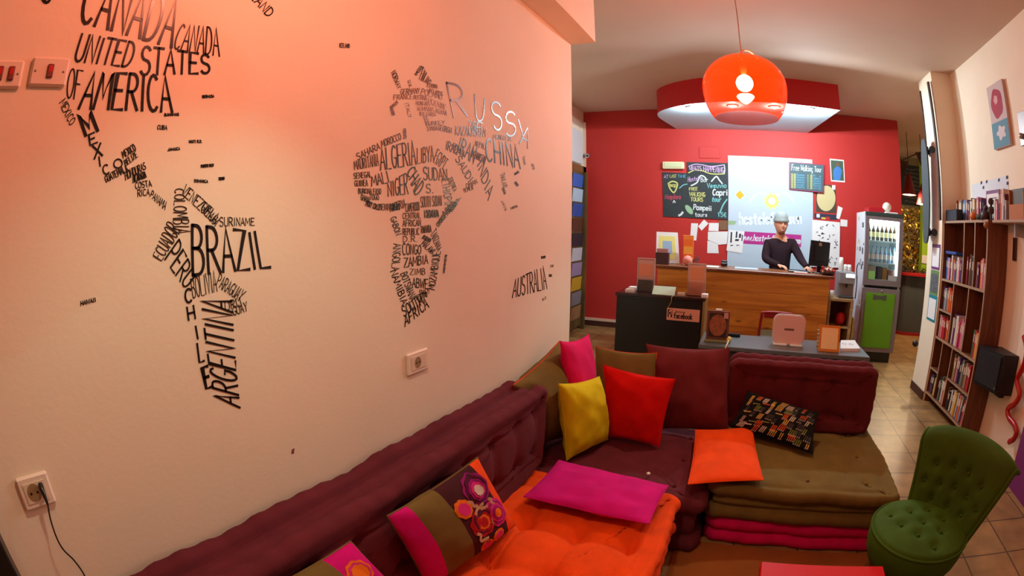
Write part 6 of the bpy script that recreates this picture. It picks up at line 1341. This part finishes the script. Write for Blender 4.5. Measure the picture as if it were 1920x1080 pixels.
# ================================================================== LEFT WALL FITTINGS
def wall_plate(corners, label, name):
    q = [P(x, y, 'x', LW) for x, y in corners]; y0, y1, z0, z1 = (q[0].y+q[3].y)/2, (q[1].y+q[2].y)/2, (q[2].z+q[3].z)/2, (q[0].z+q[1].z)/2
    t = thing(name, label, name.replace('_', ' '), (LW, (y0+y1)/2, z0)); part('plate', MB().box(LW, LW+.011, y0, y1, z0, z1, 0, .008), mat('plate_cream', (232, 216, 196), .4), t); return t, y0, y1, z0, z1
def socket(corners, label):
    t, y0, y1, z0, z1 = wall_plate(corners, label, 'wall_socket'); ym, zm = y0+(y1-y0)*.45, (z0+z1)/2
    part('insert', MB().box(LW+.011, LW+.013, y0+(y1-y0)*.17, y1-(y1-y0)*.17, z0+(z1-z0)*.2, z1-(z1-z0)*.2), mat('insert_cream', (222, 206, 180), .4), t)
    part('well', MB().prism([Vector((LW+.0131, ym+.019*math.cos(a), zm+.021*math.sin(a))) for a in (2*PI*i/24 for i in range(24))], (1, 0, 0), .0004), mat('socket_shade', (150, 124, 84), .6), t)
    part('hole', MB().prism([Vector((LW+.0136, ym-.009+.003*math.cos(a), zm+.003*math.sin(a))) for a in (2*PI*i/10 for i in range(10))], (1, 0, 0), .0004), BLK, t); part('hole', MB().prism([Vector((LW+.0136, ym+.009+.003*math.cos(a), zm+.003*math.sin(a))) for a in (2*PI*i/10 for i in range(10))], (1, 0, 0), .0004), BLK, t)
    return t, y0, y1, z0, z1
socket([(760, 662), (799, 653), (800, 691), (761, 705)], 'cream wall socket above the back cushion, nothing plugged in')
t, y0, y1, z0, z1 = socket([(27, 893), (87, 882), (105, 941), (46, 956)], 'cream wall socket near the left edge, cable plugged in')
pl = P(78, 915, 'x', LW+.02); t = thing('power_cable', 'thin black cable hanging from the plugged wall socket', 'cable', pl)
part('plug', MB().tube([Vector((LW+.012, pl.y, pl.z+.004)), Vector((LW+.035, pl.y, pl.z-.002)), Vector((LW+.04, pl.y, pl.z-.03))], [.007, .006, .003], 8), BLK, t)
part('cord', MB().tube(bezier([Vector((LW+.04, pl.y, pl.z-.03))]+[P(x, y, 'x', LW+.045) for x, y in ((95, 975), (107, 1010), (120, 1032), (140, 1052), (160, 1082), (180, 1130))], 8), .0022, 6), BLK, t)
for cs, label, n in (([(-40, 119), (48, 111), (37, 166), (-52, 172)], 'cream switch plate at the left edge of the picture', 2), ([(61, 111), (131, 108), (123, 163), (52, 166)], 'cream switch plate beside the word AMERICA', 1)):
    t, y0, y1, z0, z1 = wall_plate(cs, label, 'light_switch')
    for i in range(n):
        ym = y0+(y1-y0)*((.52,) if n == 1 else (.52, .76))[i]; part('rocker', MB().box(LW+.011, LW+.016, ym-.008, ym+.008, (z0+z1)/2-.015, (z0+z1)/2+.015, 0, .002), mat('rocker_brown', (120, 60, 44), .4), t); part('signal_lamp', MB().box(LW+.016, LW+.0166, ym-.005, ym+.005, (z0+z1)/2-.003, (z0+z1)/2+.011), mat('signal_red', (190, 30, 24), .4), t)
    for yy in (y0+.012, y1-.012): part('screw', MB().ball((LW+.011, yy, (z0+z1)/2), .003, 8), STEEL, t)
solo('dark_cabinet', MB().box(LW+.01, -1.0, -.62, -.152, 0, 1.5, 0, .004), mat('panel_black_green', (18, 22, 20), .4), 'dark narrow cabinet standing at the bottom left corner of the picture', 'cabinet')
solo('wall_nick', MB().prism([P(x, y, 'x', LW) for x, y in ((547, 843), (552, 840), (551, 850), (546, 851))], (1, 0, 0), .0006), mat('nick_brown', (130, 70, 50), .8), 'small brown nick on the pink wall above the back cushion', 'mark')

# ================================================================== FAR LEFT DOORWAY AND BAR ROOM
t = thing('brochure_rack', 'wooden brochure rack in the doorway left of the red wall', 'rack', (-2.36, 6.85, 0)); RWD = wood('rack_wood', (70, 52, 24), (116, 92, 46), 2, 'Z')
part('frame', MB().box(-2.42, -2.395, 6.52, 7.05, .05, 2.36), RWD, t); part('post', MB().box(-2.395, -2.33, 7.0, 7.05, 0, 2.36), RWD, t)
for i, c in enumerate((('blue', (50, 96, 180)), ('pale blue', (170, 196, 214)), ('deep blue', (36, 76, 150)), ('brown', (84, 50, 34)), ('dark', (40, 40, 52)), ('white', (190, 190, 196)), ('lilac', (150, 130, 160)), ('yellow', (190, 150, 40)), ('grey', (120, 120, 126)), ('tan', (150, 110, 70)))):
    z1 = 2.32-.215*i; solo('brochure', MB().prism([(-2.394, 6.55, z1-.2), (-2.394, 6.98, z1-.2), (-2.380, 6.98, z1-.01), (-2.380, 6.55, z1-.01)], (1, 0, 0), .008), mat('brochure_'+c[0].replace(' ', '_'), c[1], .5), f'{c[0]} brochure, {ORD[i]} from the top in the doorway rack', 'brochure', 'brochures in the doorway rack')
p_ = P(1102, 291, 'y', RY-.05); t = thing('security_camera', 'small silver camera at the left top of the red wall', 'camera', (p_.x, RY-.05, p_.z)); part('mount', MB().box(p_.x-.05, p_.x-.02, RY-.07, RY-.03, p_.z-.03, p_.z+.02), STEEL, t); part('housing', MB().tube([(p_.x-.04, RY-.06, p_.z), (p_.x+.02, RY-.13, p_.z-.02)], .032, 14), STEEL, t); part('lens', MB().ball((p_.x+.024, RY-.135, p_.z-.02), .018, 10), BLK, t)
struct('baseboard_far', MB().box(-2.48, -2.466, 2.96, 6.1, 0, .085), MATS['dark_skirting'])
# bar room
yb = 10.40
a, b = P(1694, 309, 'y', yb), P(1730, 388, 'y', yb)
t = thing('menu_chalkboard', 'dark chalk menu high on the wall of the bar room', 'chalkboard', ((a.x+b.x)/2+.2, yb, b.z)); part('board', MB().box(a.x-.2, b.x+.5, yb-.022, yb-.003, b.z, a.z), mat('board_black', (24, 20, 18), .6), t)
m = MB(); rnd = random.Random(8)
for i in range(9):
    z = b.z+.08+(a.z-b.z-.16)*i/8; ribbon(m, [Vector((a.x+.0+.06*k, yb-.0222, z+rnd.uniform(-.02, .02))) for k in range(8)], (0, -1, 0), .010, .001)
part('chalk_lettering', m, mat('chalk_dim', (110, 104, 90), .9), t)
a, b = P(1693, 388, 'y', yb), P(1735, 508, 'y', yb); m = MB(); rnd = random.Random(17)
for i in range(900):
    x, z = rnd.uniform(a.x-.2, b.x+.25), rnd.uniform(b.z-.3, a.z); s_ = rnd.uniform(.025, .06); an = rnd.uniform(0, PI); tilt = rnd.uniform(-.6, .6); yy = yb-.03-rnd.uniform(0, .05)
    d1 = Vector((math.cos(an), tilt, math.sin(an)))*s_; d2 = Vector((-math.sin(an), rnd.uniform(-.6, .6), math.cos(an)))*s_*.45; c_ = Vector((x, yy, z)); m.add([c_-d1, c_+d2, c_+d1, c_-d2], [(0, 1, 2, 3)], rnd.choice([0, 0, 1, 2]))
o = solo('tinsel_curtain', m, [mat('tinsel_gold', (226, 170, 40), .3, .7), mat('tinsel_brown', (110, 70, 24), .4, .5), mat('tinsel_pale', (240, 214, 120), .3, .6)], 'glittering gold tinsel curtain on the bar room wall', 'tinsel curtain'); o['kind'] = 'stuff'
by = 8.62; t = thing('bar_counter', 'rounded dark grey bar with a red top beyond the red wall', 'bar counter', (3.55, by+.4, 0))
BG = mat('bar_panel_grey', (74, 82, 84), .35, .2); REDB = mat('bar_red', (150, 20, 24), .4)
def barline(off): return [(3.02-off, by+1.0), (3.02-off, by+.42), (3.08-off*.7, by+.16-off*.7), (3.26, by-off), (4.3, by-off)]
def barring(off, z0, z1): 
    pts = bezier([Vector((x, y, 0)) for x, y in barline(off)], 5); m = MB(); k = len(pts); poly = [Vector((p.x, p.y, z0)) for p in pts]+[Vector((4.3, by+1.0, z0))]; return m.prism(poly, Z, z1-z0)
part('front', barring(0, .05, 1.03), BG, t); part('bar_top', barring(.09, 1.03, 1.075), REDB, t); part('foot_plinth', barring(.05, 0, .05), REDB, t, 'red plinth')
m = MB(); rnd = random.Random(4)
for i in range(160):
    c_ = Vector((rnd.uniform(2.95, 3.75), by+.1+rnd.uniform(0, .3), 1.075+abs(rnd.gauss(0, .05)))); an = rnd.uniform(0, 2*PI); d = Vector((math.cos(an), math.sin(an), rnd.uniform(-.3, .6)))*.06; w2 = Vector((-math.sin(an), math.cos(an), .2))*.02; m.add([c_-d, c_+w2, c_+d, c_-w2], [(0, 1, 2, 3)])
o = solo('dark_garland', m, mat('garland_dark', (30, 26, 14), .8), 'dark leafy garland lying along the red bar top', 'garland'); o['kind'] = 'stuff'
for i, (pa, pb, yy) in enumerate((((1692.5, 365), (1717, 366), 8.0), ((1719, 383), (1742, 384), 8.05))):
    A_, B_ = P(*pa, 'y', yy), P(*pb, 'y', yy); c_ = (A_+B_)/2; r = (B_.x-A_.x)/2
    t = thing('cone_lamp', ['maroon cone lamp nearest the red wall end, over the bar', 'maroon cone lamp lower right, over the bar'][i], 'pendant lamp', c_, 'cone lamps over the bar')
    part('lamp_shade', MB().lathe([(r, 0), (r*.35, .30), (.03, .34), (.0005, .345)], c_, 28), mat('maroon_shade', (110, 22, 20), .4), t); part('glow_disc', MB().lathe([(.0005, .012), (r*.95, .012)], c_, 24), glow('cone_glow', (255, 226, 170), 3.0), t); part('cord', MB().tube([c_+Vector((0, 0, .34)), Vector((c_.x, c_.y, CZ))], .006, 6), BLK, t)
    point_light('cone_lamp_light', c_+Vector((0, 0, -.05)), 45, (1, .78, .5), .06)
yy = 8.6; a, b, c_ = P(1690, 301, 'y', yy), P(1724, 286, 'y', yy), P(1737, 292, 'y', yy)
t = thing('bunting', 'brown pennant bunting strung across the bar room ceiling', 'bunting', b); part('string', MB().tube([Vector((a.x-.4, yy, CZ)), a, b, Vector((c_.x+.5, yy, CZ))], .012, 6), mat('bunting_brown', (70, 48, 26), .8), t)
for p in (a+Vector((.05, 0, 0)), b): part('pennant', MB().prism([p+Vector((-.09, 0, 0)), p+Vector((.09, 0, 0)), p+Vector((.02, 0, -.24))], (0, 1, 0), .006), MATS['bunting_brown'], t)
struct('wall_bar_green', MB().box(3.86, 4.06, 9.58, 9.75, 0, CZ), GREENP)
p_ = P(1738, 487, 'y', 9.57); solo('switch_box', MB().box(3.80+.06, 4.02, 9.55, 9.58, p_.z-.08, p_.z+.08, 0, .01), WHITE, 'white box on the green wall above the bar end', 'wall box')
